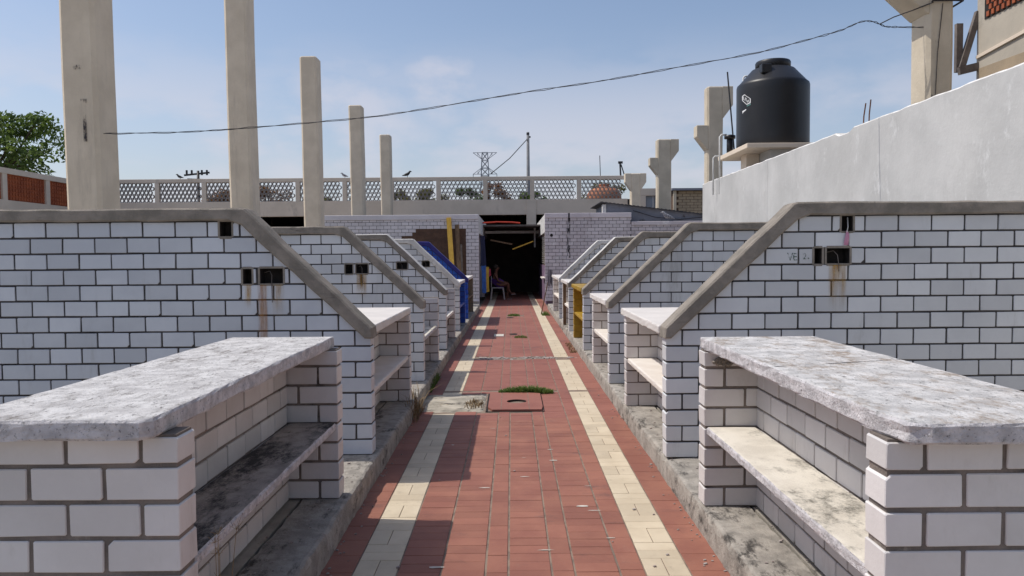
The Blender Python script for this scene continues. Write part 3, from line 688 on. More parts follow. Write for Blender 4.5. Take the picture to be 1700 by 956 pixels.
# ------------------------------------------------------------------ long white wall on the right
WX = 4.95; WZ = 3.39
lw = thing('rendered_wall', 'long whitewashed rendered wall with rough chipped top on the right', 'wall', (WX, 10, 0))
mb = MB(); ys = []; y = -2.0
while y < 19.5: ys.append(y); y += .16
ys.append(19.55)
for y in ys:
    z = WZ + .016*noise.noise((y*2.3, 1, 0)) + .012*noise.noise((y*7, 3, 0)) - (.05 if 11.05 < y < 11.5 else 0)
    dx = .006*noise.noise((y*1.3, 5, 0))
    mb.v += [(WX+dx, y, -.1), (WX+dx, y, 1.8), (WX+dx*1.4, y, z-.02), (WX+.02, y, z), (WX+.17, y, z+.01*noise.noise((y*5, 9, 0))), (WX+.19, y, z-.03), (WX+.19, y, -.1)]
for k in range(len(ys)-1):
    for i in range(6):
        mb.f.append((k*7+i, k*7+i+1, (k+1)*7+i+1, (k+1)*7+i)); mb.mi.append(1 if i in (2, 3, 4) else 0)
for k in (0, (len(ys)-1)*7): mb.f.append(tuple(k+i for i in range(7))); mb.mi.append(0)
mb.build('wall_face', ['lime_wall', 'lime_edge'], lw)
t = MB(); t.box(WX-.004, WX+.01, 14.62, 14.628, 0, WZ-.03); t.build('vertical_joint', 'lime_wall', lw)
for i, (y, h_, lean) in enumerate(((10.85, .30, .05), (10.68, .32, .03))):
    t = MB(); t.tube([(WX+.09, y, WZ-.1), (WX+.09, y-lean*.3, WZ+.12), (WX+.10, y-lean, WZ+h_)], .009, 6)
    tag(t.build('rebar_stub', 'rusty_iron', loc=(WX+.09, y, WZ)), ['left rusty rebar stub sticking out of white wall top', 'right rusty rebar stub, slightly taller, on white wall top'][i], 'rebar', 'rebar stubs on the white wall')

# ------------------------------------------------------------------ tank on its platform
TX, TY, TZ = 5.83, 16.9, 3.90; TR = .775
pf = thing('tank_platform', 'concrete slab platform on a pier under the black water tank', 'platform', (TX, TY, 0))
t = MB(); t.box(4.97, 6.75, 15.95, 18.2, TZ-.10, TZ); t.build('platform_slab', 'terrace_concrete', pf, bevel=.01)
t = MB(); t.box(5.55, 6.4, 16.2, 17.6, 0, TZ-.102); t.build('pier', 'lime_wall', pf)
t = MB(); t.box(5.25, 5.54, 16.9, 17.3, 2, TZ-.102); t.build('brace', 'terrace_concrete', pf)
tk = thing('water_tank', 'large black plastic water tank with white logo and screw lid', 'tank', (TX, TY, TZ))
H = 1.36
prof = [(.70, 0), (TR-.01, .02), (TR, .06)]
for i in range(1, 9):
    z = .06 + (H-.06)*i/9; prof += [(TR, z)]
prof += [(TR, H), (TR-.012, H+.045), (TR-.05, H+.075), (.46, H+.375), (.40, H+.40), (.37, H+.41)]
t = MB(); t.lathe(prof, (TX, TY, TZ), 64); bo = t.build('tank_body', 'black_plastic', tk, smooth=True)
t = MB(); t.lathe([(.36, H+.40), (.375, H+.41), (.378, H+.53), (.36, H+.56), (.30, H+.572), (.05, H+.575)], (TX, TY, TZ), 48); t.build('lid', 'black_plastic', tk, smooth=True)
t = MB(); t.box(TX-.42, TX-.20, TY-.54, TY-.34, TZ+H+.20, TZ+H+.40); t.build('fitting', 'black_plastic', tk, bevel=.02)
# logo on the shell: angle measured on the tank
def on_tank(a0, z0, r=TR+.004):
    def fn(c):
        a = a0 + c.x/TR; return Vector((r*math.sin(a), -r*math.cos(a), z0 + c.y))
    return fn
A0 = -rad(64)
KX = 1/.70
for ch_, lx, lz in (('I', -.068, .042), ('U', -.037, .026), ('S', .006, -.010), ('A', .047, -.056)):
    f0 = on_tank(A0, 1.03)
    me = text_mesh(ch_, .105, 'logo_letter', 'white_print', lambda c, lx=lx, lz=lz, f0=f0: f0(Vector(((c.x*.80 + lx)*KX, c.y + lz - c.x*.45, 0))))
    o = bpy.data.objects.new('logo_letter', me); C.objects.link(o); o.parent = tk
t = MB(); fn = on_tank(A0, 1.03); ol = [(-.093, .099), (-.034, .12), (.091, -.004), (.091, -.099), (.017, -.12), (-.091, .004)]
for i in range(6):
    p, q = ol[i], ol[(i+1) % 6]
    for k in range(4):
        a = Vector(((p[0]+(q[0]-p[0])*k/4)*KX, p[1]+(q[1]-p[1])*k/4, 0)); b = Vector(((p[0]+(q[0]-p[0])*(k+1)/4)*KX, p[1]+(q[1]-p[1])*(k+1)/4, 0))
        t.add([v + Vector((TX, TY, TZ)) for v in (fn(a), fn(b), fn(b*.83), fn(a*.83))], [(0,1,2,3)])
t.build('logo_frame', 'white_print', tk, fix=False)
t = MB(); fn = on_tank(A0, 1.03)
for k in range(4):
    x0 = .020 + k*.019; z0 = -.158 + k*.006; t.add([fn(Vector((x*KX, z, 0))) + Vector((TX, TY, TZ)) for x, z in ((x0, z0), (x0+.012, z0+.003), (x0+.012, z0+.029), (x0, z0+.026))], [(0,1,2,3)])
t.build('small_print', 'teal_print', tk, fix=False)
t = MB(); t.add([fn(Vector((x*KX, z, 0))) + Vector((TX, TY, TZ)) for x, z in ((-.077, -.29), (-.055, -.262), (.008, -.225), (.004, -.207), (-.085, -.232))], [(0,1,2,3,4)]); t.build('torn_label', 'white_print', tk, fix=False)
pp = thing('water_pipe', 'thin white pipes running down beside the tank platform', 'pipe', (5.1, 18.1, 2.5))
t = MB(); t.tube([(4.96, 18.0, 3.0), (4.96, 18.0, 4.35), (5.0, 18.0, 4.40), (5.12, 18.0, 4.40)], .022, 8); t.tube([(4.86, 18.2, 3.0), (4.86, 18.2, 3.88), (4.9, 18.2, 3.92), (5.2, 18.2, 3.92)], .018, 8)
t.build('riser', 'pvc_white', pp, smooth=True)
t = MB(); t.tube([(5.48, 17.2, 5.58), (5.30, 17.2, 5.58), (5.27, 17.2, 5.55), (5.27, 17.2, 5.20)], .022, 8); t.build('vent_pipe', 'pvc_white', pp, smooth=True)
fl = thing('water_filter', 'small black water filter housing standing on the platform edge', 'filter', (5.12, 17.9, TZ))
t = MB(); t.lathe([(.05, 0), (.075, .02), (.075, .36), (.06, .38)], (5.17, 17.9, TZ+.0), 16); t.build('housing', 'black_plastic', fl, smooth=True)
t = MB(); t.lathe([(.09, .382), (.13, .39), (.13, .46), (.06, .48)], (5.17, 17.9, TZ), 16); t.build('cap', 'black_plastic', fl, smooth=True)
t = MB(); t.tube([(5.30, 17.95, TZ+.002), (5.12, 17.95, 5.86)], .018, 6); tag(t.build('metal_rod', 'dark_metal', loc=(5.2, 17.95, TZ)), 'dark rod leaning at the left side of the tank', 'rod')

# ------------------------------------------------------------------ house at the far right
hs = thing('concrete_house', 'unfinished beige rendered house rising behind the white wall at the right edge', 'house', (9, 8, 0))
t = MB(); HX = 7.38; t.box(HX, 13, 2, 12.05, 0, 6.2); t.box(HX-.03, 13, 2, 12.08, 6.2, 9); t.build('wall', 'beige_render', hs)
t = MB(); t.prism_yz([(3, 4.15), (12.0, 4.12), (12.0, 4.45), (10.6, 4.42), (9, 4.6), (3, 4.5)], HX-.006, HX+.01); t.build('render_patch', 'tan_render', hs)
t = MB(); t.bar((HX-.012, 12.02, 4.63), (HX-.012, 3, 5.30), .04, .05); t.build('ledge', 'terrace_concrete', hs)
lt = MB(); lt.box(HX-.012, HX+.01, 3.5, 11.85, 5.17, 5.56); lp = lt.build('lattice_panel', 'dark_recess', hs)
t = MB()
for r in range(4):
    for k in range(70):
        y = 3.55 + .12*k + (r % 2)*.06; z = 5.19 + .092*r
        if y > 11.75: continue
        t.box(HX-.035, HX-.012, y, y+.062, z, z+.075)
stuff(t.build('lattice_brick', 'orange_lattice', lp))
br = thing('timber_bracket', 'grey timber bracket propped at the corner of the beige house', 'bracket', (7.2, 12.1, 4.4))
for a, b, wd in (((7.12, 12.1, 4.42), (7.12, 12.1, 5.18), .10), ((7.14, 12.06, 4.46), (7.40, 12.06, 5.35), .09), ((7.08, 12.02, 4.42), (7.42, 12.02, 4.50), .12)):
    t = MB(); t.bar(a, b, wd, .07, up=(0, 1, 0)); t.build('beam', 'wood_grey', br)

# ------------------------------------------------------------------ market buildings on both sides of the covered passage
BY = 24.0; ZT = 2.90
lb = thing('market_building', 'white tiled market block left of the passage with bare brown brick patch', 'building', (-3.6, BY, 0))
brick_panel(lb, (-1.45, BY, 0), 'S', .40, .12, ZT-.16, .12, 'pale_brick', anchor='right', single=lambda x, z: -z, budget=60)
brick_panel(lb, (-6.15, BY, 0), 'S', 4.698, .12, ZT-.16, .12, 'pale_brick', anchor='right', single=lambda x, z: -z, budget=240,
            alt=lambda x, z: (2.55 < x + .25*round((2.35-z)*1.2) and x < 4.72 and z < 2.42 and (z < 2.22 or x > 3.1) ) and x > 2.75 - .2*(z < 2.1))
t = MB(); t.box(-6.16, -1.045, BY-.03, BY+.16, ZT-.16, ZT); t.build('parapet_band', 'pale_brick', lb, bevel=.012)
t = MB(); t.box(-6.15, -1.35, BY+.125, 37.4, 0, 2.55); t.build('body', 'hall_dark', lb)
t = MB(); t.box(-1.349, -1.05, BY+.125, BY+.35, 0, 2.28); t.box(-1.30, -1.05, 29.0, 29.2, 0, 2.28); t.build('pier', 'pale_brick', lb)
t = MB(); t.box(-1.349, -1.045, BY+.165, 34.5, 2.30, ZT-.003); t.build('fascia', 'coping_white', lb, bevel=.01)
rb = thing('market_building', 'lilac tiled market block right of the passage with dark vertical stain', 'building', (3.6, BY, 0))
brick_panel(rb, (1.06, BY, 0), 'S', 2.75, .12, ZT-.13, .12, 'lilac_brick', single=lambda x, z: -z, budget=250)
brick_panel(rb, (3.812, BY, 0), 'S', 2.9, .12, 2.52, .12, 'lilac_brick', single=lambda x, z: -z, budget=50, core_name='mortar_bed')
t = MB(); t.box(1.055, 3.81, BY-.03, BY+.16, ZT-.13, ZT+.02); t.box(3.813, 6.7, BY-.03, BY+.16, 2.52, 2.64); t.build('parapet_band', 'lilac_brick', rb, bevel=.012)
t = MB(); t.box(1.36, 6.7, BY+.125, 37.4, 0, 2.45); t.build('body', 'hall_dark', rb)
t = MB(); t.box(1.06, 1.359, BY+.165, 34.5, 2.32, ZT-.003); t.build('fascia', 'coping_white', rb, bevel=.01)
t = MB(); t.box(1.10, 1.358, BY+.3, 31, 0, 1.25); t.build('low_wall', 'purple_wall', rb)
for k, (ya, yb) in enumerate(((BY+.18, BY+1.3), (BY+1.5, BY+3.2))):
    sh = MB(); sh.box(1.12, 1.16, ya, yb, 1.26, 2.30); so_ = sh.build('shutter', 'wood_brown', rb)
    for i in range(13):
        t = MB(); z = 1.32 + i*.074; t.bar((1.105, ya+.03, z), (1.105, yb-.03, z), .012, .055, up=(-.6, 0, 1)); t.build('louvre', 'white_plastic', so_)
t = MB(); t.box(.98, 1.10, BY+.3, BY+2.0, .82, .86); t.build('shelf', 'shelf_white', rb)
t = MB(); y = BY-.0052
for k in range(7): t.add([(1.82-.05, y, 1.5+k*.2), (1.82+.05, y, 1.5+k*.2), (1.82+.05, y, 1.71+k*.2), (1.82-.05, y, 1.71+k*.2)], [(0,1,2,3)])
t.box(1.80, 1.85, BY-.036, BY-.0305, 2.77, 2.92); t.build('soot_stain', 'dark_soot', rb, fix=False)
t = MB(); t.lathe([(.05, 0), (.05, .001)], (0, 0, 0), 16); t.v = [(1.27+x, BY-.004+z*.5, 2.22+yy) for x, yy, z in t.v]; t.build('pipe_hole', 'dark_recess', rb)
# sheet metal lean-to on the right block
ln = thing('sheet_metal_shed', 'dark grey sheet metal shed with sloping roof on top of the lilac block', 'shed', (4.2, BY+.6, 2.4))
t = MB(); t.prism_xz([(3.05, 2.4), (6.3, 2.4), (6.3, 2.84), (3.05, 3.24)], BY+.30, BY+3.2); t.build('wall', 'grey_sheet', ln)
t = MB()
for k in range(28):
    x0 = 2.85 + k*.127; z0 = 3.285 - (x0-2.85)*.125; t.prism_xz([(x0, z0), (x0+.06, z0-.0075+.018), (x0+.127, z0-.016), (x0+.127, z0-.036), (x0, z0-.02)], BY+.18, BY+3.3)
t.build('corrugated_roof', 'grey_sheet_dark', ln)
t = MB(); t.box(2.93, 3.04, BY+.25, BY+.5, 2.92, 3.20); t.build('gable_board', 'coping_white', ln)
t = MB(); t.tube([(3.9, BY+.25, 3.0), (4.6, BY+.23, 2.78), (5.4, BY+.22, 2.70), (6.2, BY+.24, 2.78)], .012, 5); tag(t.build('loose_cable', 'cable_black', loc=(5, BY+.25, 2.7)), 'black cable sagging along the dark metal shed', 'cable')
# passage roof and things at its mouth
pr = thing('passage_roof', 'low dark roof of old sheets covering the passage', 'roof', (0, 33, 2.5))
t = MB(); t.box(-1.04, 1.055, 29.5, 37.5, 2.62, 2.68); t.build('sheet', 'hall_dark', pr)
t = MB(); t.box(-1.345, 1.355, 33, 33.1, 0, 2.615); t.build('added_screen', 'hall_dark', pr)  # added partition, keeps the passage black and hides the pillar beyond
t = MB(); t.box(-1.04, 1.055, 27.6, 29.49, 2.66, 2.72); t.build('tarpaulin', 'tarp_grey', pr)
t = MB(); t.box(-1.04, 1.055, 29.2, 29.3, 2.45, 2.55); t.box(.86, .92, 29.0, 29.06, 1.9, 2.65); t.build('frame', 'pvc_white', pr)
t = MB(); t.tube([(-1.0, 26.0, 2.72), (-.5, 26.05, 2.75), (0, 26.1, 2.74), (.3, 26.1, 2.71)], .03, 6); tag(t.build('red_cloth_strip', 'red_cloth', loc=(-.4, 26, 2.7)), 'red cloth strip stretched across the passage mouth', 'cloth')
t = MB(); t.bar((-.72, 25.6, 2.12), (.02, 25.6, 1.97), .05, .10, up=(0, 1, 0)); tag(t.build('wooden_slat', 'wood_brown', loc=(-.35, 25.6, 2.05)), 'brown wooden slat hanging across the left of the passage mouth', 'slat')
t = MB(); t.bar((.03, 25.3, 1.80), (.72, 25.3, 2.06), .04, .05, up=(0, 1, 0)); tag(t.build('awning_stick', 'wood_yellow', loc=(.4, 25.3, 1.9)), 'bright yellow slat slanting up to the right in the passage mouth', 'slat')
# planks leaning on the left block
def plank(name, p, q, wd, th, m, label):
    t = MB(); t.bar(p, q, wd, th, up=(0, 1, 0)); tag(t.build(name, m, loc=p), label, 'plank', 'planks leaning on the left block')
plank('yellow_plank', (-1.78, 23.2, .15), (-1.99, 23.94, 2.80), .15, .03, 'wood_yellow', 'tall yellow plank leaning against the brown brick patch')
plank('brown_plank', (-1.60, 23.45, .15), (-1.73, 23.94, 2.58), .13, .04, 'wood_brown', 'brown plank leaning right beside the yellow plank')
plank('brown_plank', (-1.54, 23.55, .15), (-1.60, 23.92, 1.95), .06, .04, 'wood_grey', 'short thin grey plank, rightmost of the leaning planks')
# clothes hanging on the left side of the passage
def cloth(name, x, y0, y1, z0, z1, m, label, amp=.03, ph=0, dx=.16):
    t = MB(); nu, nv = 12, 10
    for i in range(nu+1):
        for j in range(nv+1):
            u, v = i/nu, j/nv; t.v.append((x + dx*u + amp*math.sin(u*9+ph)*v + amp*.5*math.sin(u*17+v*3), y0+(y1-y0)*u + .02*math.sin(v*5+ph), z1 + (z0-z1)*v + .03*math.sin(u*6+ph)*v))
    for i in range(nu):
        for j in range(nv): a = i*(nv+1)+j; t.f.append((a, a+1, a+nv+2, a+nv+1)); t.mi.append(0)
    o = t.build(name, m, loc=(x, (y0+y1)/2, z0)); tag(o, label, 'garment', 'clothes hung at the passage mouth')
    sd = o.modifiers.new('thickness', 'SOLIDIFY'); sd.thickness = .008; return o
cloth('hanging_cloth', -1.02, 24.5, 24.65, 1.25, 2.24, 'navy_cloth', 'dark navy cloth hanging highest at the passage mouth')
cloth('hanging_cloth', -.99, 24.35, 24.5, .40, 1.26, 'blue_cloth', 'bright blue garment hanging beside the yellow one', ph=1)
cloth('hanging_cloth', -.90, 24.6, 24.75, .42, 1.22, 'yellow_cloth', 'yellow garment hanging in the passage mouth', ph=2)
cloth('hanging_cloth', -.90, 26.6, 26.95, .86, 1.12, 'pink_cloth', 'small pink cloth hanging in the dark behind the seated person', ph=3)

# seated person on a plastic chair
ch = thing('plastic_chair', 'white plastic chair under the seated person in the passage', 'chair', (-.52, 27.4, 0))
t = MB(); t.box(-.74, -.30, 27.18, 27.62, .41, .44); t.build('seat', 'white_plastic', ch, bevel=.012)
t = MB(); t.prism_yz([(27.2, .44), (27.6, .44), (27.56, .84), (27.24, .84)], -.76, -.735); t.build('backrest', 'white_plastic', ch, bevel=.01)
for sx, sy in ((-.72, 27.2), (-.32, 27.2), (-.72, 27.6), (-.32, 27.6)):
    t = MB(); ox = -.05 if sx < -.5 else .05; t.bar((sx, sy, .41), (sx+ox, sy, 0), .045, .05); t.build('leg', 'white_plastic', ch)
ps = thing('person', 'person in purple sitting cross legged on a white plastic chair', 'person', (-.52, 27.4, 0))
def skin(name, joints, edges, m, parent, root_i=0, sub=2):
    off = world_loc(parent); me = bpy.data.meshes.new(name); me.from_pydata([tuple(Vector(j[0]) - off) for j in joints], edges, [])
    o = bpy.data.objects.new(name, me); C.objects.link(o); o.parent = parent; me.materials.append(M[m])
    o.modifiers.new('skin', 'SKIN')
    for i, j in enumerate(joints):
        d = me.skin_vertices[0].data[i]; d.radius = (j[1], j[1] if len(j) < 3 else j[2]); d.use_root = i == root_i
    s_ = o.modifiers.new('sub', 'SUBSURF'); s_.levels = sub; s_.render_levels = sub; return o
Yp = 27.4; J = [((-.60, Yp, .52), .125, .15), ((-.63, Yp, .70), .105, .14), ((-.62, Yp, .86), .11, .155), ((-.585, Yp, .985), .05), ((-.565, Yp, 1.05), .055),
     ((-.54, Yp, 1.12), .085, .075), ((-.545, Yp, 1.20), .07, .065),
     ((-.60, Yp-.17, .90), .05), ((-.50, Yp-.21, .68), .040), ((-.28, Yp-.12, .61), .030), ((-.20, Yp-.08, .615), .028),
     ((-.60, Yp+.17, .90), .05), ((-.50, Yp+.21, .68), .040), ((-.30, Yp+.10, .63), .030), ((-.22, Yp+.06, .635), .028),
     ((-.45, Yp-.10, .52), .085), ((-.14, Yp-.06, .58), .06), ((-.13, Yp-.02, .34), .048), ((-.02, Yp+.02, .20), .034), ((.10, Yp+.02, .22), .026),
     ((-.45, Yp+.10, .50), .085), ((-.15, Yp+.09, .50), .062), ((-.16, Yp+.09, .26), .048), ((-.17, Yp+.09, .06), .034), ((-.05, Yp+.09, .03), .026)]
E = [(0,1),(1,2),(2,3),(3,4),(4,5),(5,6),(2,7),(7,8),(8,9),(9,10),(2,11),(11,12),(12,13),(13,14),(0,15),(15,16),(16,17),(17,18),(18,19),(0,20),(20,21),(21,22),(22,23),(23,24)]
skin('body', J, E, 'skin', ps)
t = MB(); c = Vector((-.555, Yp, 1.165))
for i in range(9):
    for k in range(16):
        a = math.pi*i/8*.72; b = 2*math.pi*k/16; r = .098; t.v.append((c.x - .012 + r*math.sin(a)*math.cos(b)*1.05 - .03*(i/8), c.y + r*.9*math.sin(a)*math.sin(b), c.z + r*math.cos(a)*1.05))
for i in range(8):
    for k in range(16): t.f.append((i*16+k, i*16+(k+1) % 16, (i+1)*16+(k+1) % 16, (i+1)*16+k)); t.mi.append(0)
t.build('hair', 'hair_dark', ps, smooth=True)
t = MB(); t.tube([(-.465, Yp, 1.145), (-.435, Yp, 1.12)], [.012, .016], 6); t.build('nose', 'skin', ps, smooth=True)
skin('dress', [((-.60, Yp, .55), .17, .21), ((-.63, Yp, .70), .125, .165), ((-.62, Yp, .80), .13, .175), ((-.40, Yp, .53), .15, .21), ((-.26, Yp, .52), .125, .18)], [(0,1),(1,2),(0,3),(3,4)], 'purple_cloth', ps)
for hx, hy, hz in ((-.20, Yp-.08, .615), (-.22, Yp+.06, .635)):
    t = MB()
    for k in range(4): t.tube([(hx, hy-.022+.015*k, hz), (hx+.05, hy-.026+.017*k, hz-.005), (hx+.075-.006*abs(k-1.5), hy-.026+.017*k, hz-.03)], [.010, .009, .007], 6)
    t.tube([(hx-.01, hy+.03, hz), (hx+.03, hy+.05, hz-.01)], [.010, .008], 6); t.build('fingers', 'skin', ps, smooth=True)
t = MB(); t.box(-.03, .13, Yp-.02, Yp+.06, .175, .19); t.box(-.18, .0, Yp+.05, Yp+.13, .002, .016); t.build('sandals', 'white_plastic', ps, bevel=.005)
# mop leaning on the last right counter
mp = thing('mop', 'grey mop with brown handle leaning upside down on the last right counter', 'mop', (.78, 20.6, 0))
t = MB(); t.tube([(.775, 20.1, 0), (.97, 19.55, 1.05)], .014, 8); t.build('handle', 'wood_brown', mp)
t = MB()
for i in range(26):
    a = R.uniform(0, 6.28); r = R.uniform(.02, .075); p = Vector((.975, 19.54, 1.12))
    t.tube([p + Vector((0, 0, .06)), p + Vector((r*math.cos(a)*.8, r*math.sin(a)*.8, .09)), p + Vector((r*math.cos(a), r*math.sin(a), -.06)), p + Vector((r*math.cos(a)*1.1 + .015, r*math.sin(a), -.26 - R.uniform(0, .10)))], [.010, .014, .014, .009], 5)
t.build('strands', 'mop_grey', mp)

# ------------------------------------------------------------------ terrace with pierced parapet behind everything
TYY = 38.0
te = thing('terrace_building', 'long concrete terrace with pierced ring parapet above a dark hall', 'building', (0, TYY, 0))
XA, XB = -21.3, 5.85
t = MB(); t.box(XA, XB, TYY, TYY+.35, 3.66, 4.42); t.build('beam', 'terrace_concrete', te, bevel=.01)
t = MB(); t.box(XA, XB, TYY+.36, 64, 4.10, 4.40); t.build('deck', 'hall_dark', te)
t = MB(); t.box(XA, XB, TYY+.04, TYY+.26, 5.40, 5.58); t.build('rail', 'terrace_concrete', te, bevel=.01)
t = MB(); t.box(XA, XB, 64, 64.3, 0, 4.4); t.box(XA-.3, XA, TYY, 64, 0, 4.4); t.box(XB, XB+.3, TYY, 64, 0, 4.4); t.build('hall_wall', 'hall_dark', te)
for x in (-13, -6.5, 1.0, 5.5):
    t = MB(); t.box(x-.24, x+.24, TYY-.05, TYY+.34, 0, 3.67 if x != 1.0 else 4.40); t.build('pillar', 'terrace_concrete', te, bevel=.01)
bay = 2.36; posts = [-3.66 + bay*k for k in range(-8, 8)]
ring = MB(); pit = .205; nr = 5
hgt = 5.40 - 4.42; dzr = hgt/nr
for r in range(nr):
    k = 0
    while True:
        x = .14 + pit*k + (r % 2)*pit/2; k += 1
        if x > bay - .20: break
        z = 4.42 + dzr*(r+.5); ro, ri = .112, .078; ns = 10; vs = []
        for yy in (.06, .16):
            for rr in (ro, ri): vs += [(x + rr*math.cos(2*math.pi*q/ns), yy, z + rr*math.sin(2*math.pi*q/ns)*dzr/.205) for q in range(ns)]
        fs = []
        for q in range(ns):
            q2 = (q+1) % ns; fs += [(q, q2, ns+q2, ns+q), (2*ns+q, 3*ns+q, 3*ns+q2, 2*ns+q2), (q, 2*ns+q, 2*ns+q2, q2), (ns+q, ns+q2, 3*ns+q2, 3*ns+q)]
        ring.add(vs, fs)
rme = ring.mesh('lattice_panel', 'lattice_cement', (0, 0, 0), fix=True)
for x in posts:
    if x < XA or x > XB - bay + .6: continue
    t = MB(); t.box(x-.11, x+.11, TYY+.03, TYY+.24, 4.42, 5.399); t.build('post', 'terrace_concrete', te, bevel=.01)
    o = bpy.data.objects.new('lattice_panel', rme); C.objects.link(o); o.parent = te; o.location = (x, 0.03, 0)
# left wing with orange pierced panels
lwg = thing('terrace_wing', 'terrace wing at the far left with orange pierced brick panels', 'building', (XA, 25, 0))
LX = -21.6
t = MB(); t.box(LX-.3, LX, 8, 37.9, 0, 4.15); t.build('wall', 'terrace_concrete', lwg)
t = MB(); t.box(LX-.32, LX+.02, 8, 37.9, 5.28, 5.52); t.build('rail', 'terrace_concrete', lwg)
for k in range(10):
    y = 8.3 + k*3.0
    t = MB(); t.box(LX-.28, LX-.002, y-.15, y+.15, 4.15, 5.28); t.build('post', 'terrace_concrete', lwg)
    pn = MB(); pn.box(LX-.20, LX-.10, y+.15, y+2.85, 4.15, 5.28); po = pn.build('panel', 'orange_lattice', lwg)
    t = MB()
    for r in range(6):
        for q in range(14): 
            yy = y + .2 + q*.19; zz = 4.19 + r*.18; t.box(LX-.098, LX-.06, yy, yy+.13, zz, zz+.125)
    stuff(t.build('pierced_brick', 'orange_lattice', po))
# brick building and concrete frame at right rear
bb = thing('brick_house', 'small brown brick house behind the columns right of the metal shed', 'house', (8.2, 36, 0))
t = MB(); t.box(7.75, 11, 36, 41, 0, 4.62); t.build('wall', 'brown_brick', bb)
t = MB()
for r in range(18):
    for k in range(9):
        x = 7.78 + k*.37 + (r % 2)*.18; z = 2.2 + r*.134; t.box(x, x+.35, 35.97, 36.0, z, z+.12)
stuff(t.build('brick_courses', 'tan_render', bb))
t = MB(); t.box(7.6, 11.2, 35.7, 41.2, 4.62, 4.72); t.build('roof', 'grey_sheet', bb)
t = MB(); t.box(7.70, 7.84, 35.9, 36.0, 0, 4.62); t.build('corner_post', 'cream_concrete', bb)
cf = thing('concrete_frame_house', 'grey concrete upper floor with one bright window behind the right columns', 'house', (6.6, 38.0, 0))
t = MB()
for q in ((6.2, 8.4, 4.50, 4.85), (6.2, 6.62, 2.5, 4.49), (7.12, 8.4, 2.5, 4.49), (6.621, 7.119, 2.5, 3.55)): t.box(q[0], q[1], 37.2, 37.5, q[2], q[3])
t.build('wall', 'terrace_concrete', cf)
wd = MB(); wd.box(6.622, 7.118, 37.36, 37.39, 3.551, 4.489); wo_ = wd.build('window', 'window_glass', cf)
t = MB(); t.box(6.98, 7.02, 37.31, 37.40, 3.551, 4.489); t.build('frame', 'pvc_white', wo_)
tc2 = thing('terracotta_tank', 'round terracotta coloured water tank on the terrace behind the ring parapet', 'tank', (5.6, 44, 4.4))
t = MB(); t.lathe([(.9, 0), (1.0, .1), (1.0, .7), (.8, 1.0), (.35, 1.15), (.3, 1.2)], (5.4, 44, 4.402), 32); t.build('body', 'terracotta', tc2, smooth=True)
t = MB(); t.lathe([(.3, 1.2), (.32, 1.3), (.1, 1.33)], (5.4, 44, 4.402), 20); t.build('lid', 'terracotta', tc2, smooth=True)

# ------------------------------------------------------------------ trees
def tree(name, x, y, z0, h, rx, ry, rz, nl, m, label, leaf=.16, nclump=26, group=None, trunk_r=.16):
    rt = thing(name, label, 'tree' if 'tree' in name else 'bush', (x, y, z0), group)
    rg = random.Random(int(abs(x*31 + y*17))); tr = MB(); cz = z0 + h - rz
    tr.tube([(x, y, z0), (x+.1, y, z0+(cz-z0)*.45), (x-.05, y+.1, cz-rz*.3)], [trunk_r, trunk_r*.8, trunk_r*.6], 8)
    cl = []
    for i in range(nclump):
        a = rg.uniform(0, 6.283); u = rg.uniform(-.75, 1); rr = rg.uniform(.35, 1.0)
        p = Vector((x + rx*rr*math.cos(a)*math.sqrt(max(.1, 1-u*u*.8)), y + ry*rr*math.sin(a)*math.sqrt(max(.1, 1-u*u*.8)), cz + rz*u*.85)); cl.append((p, rg.uniform(.16, .34)))
        if i % 2 == 0:
            st = Vector((x, y, cz - rz*rg.uniform(.3, .8))); md = st.lerp(p, .5) + Vector((0, 0, -.12*rz))
            tr.tube([st, md, p], [trunk_r*.42, trunk_r*.26, trunk_r*.08], 5)
    tr.build('trunk', 'bark', rt)
    lf = MB()
    for i in range(nl):
        p, cr = cl[rg.randrange(len(cl))]; d = Vector((rg.gauss(0, 1), rg.gauss(0, 1), rg.gauss(0, .75))); d = d.normalized()*cr*rg.random()**.45*1.15
        q = p + Vector((d.x*rx*1.1, d.y*ry*1.1, d.z*rz*1.0)); s_ = leaf*rg.uniform(.6, 1.35)
        n_ = Vector((rg.gauss(0, 1), rg.gauss(0, 1), rg.gauss(.6, 1))).normalized(); a = n_.orthogonal().normalized(); a = Matrix.Rotation(rg.uniform(0, 6.28), 3, n_) @ a; b = n_.cross(a)
        lf.add([q - a*s_, q - a*s_*.2 + b*s_*.42, q + a*s_, q - a*s_*.2 - b*s_*.42], [(0, 1, 2, 3)])
    lf.build('crown', m, rt, fix=False); return rt
tree('broadleaf_tree', -29.5, 43, 0, 10.0, 5.0, 3.0, 2.3, 5200, 'leaf_green', 'spreading green tree above the orange panelled wing at the far left', .17, 34, trunk_r=.3)
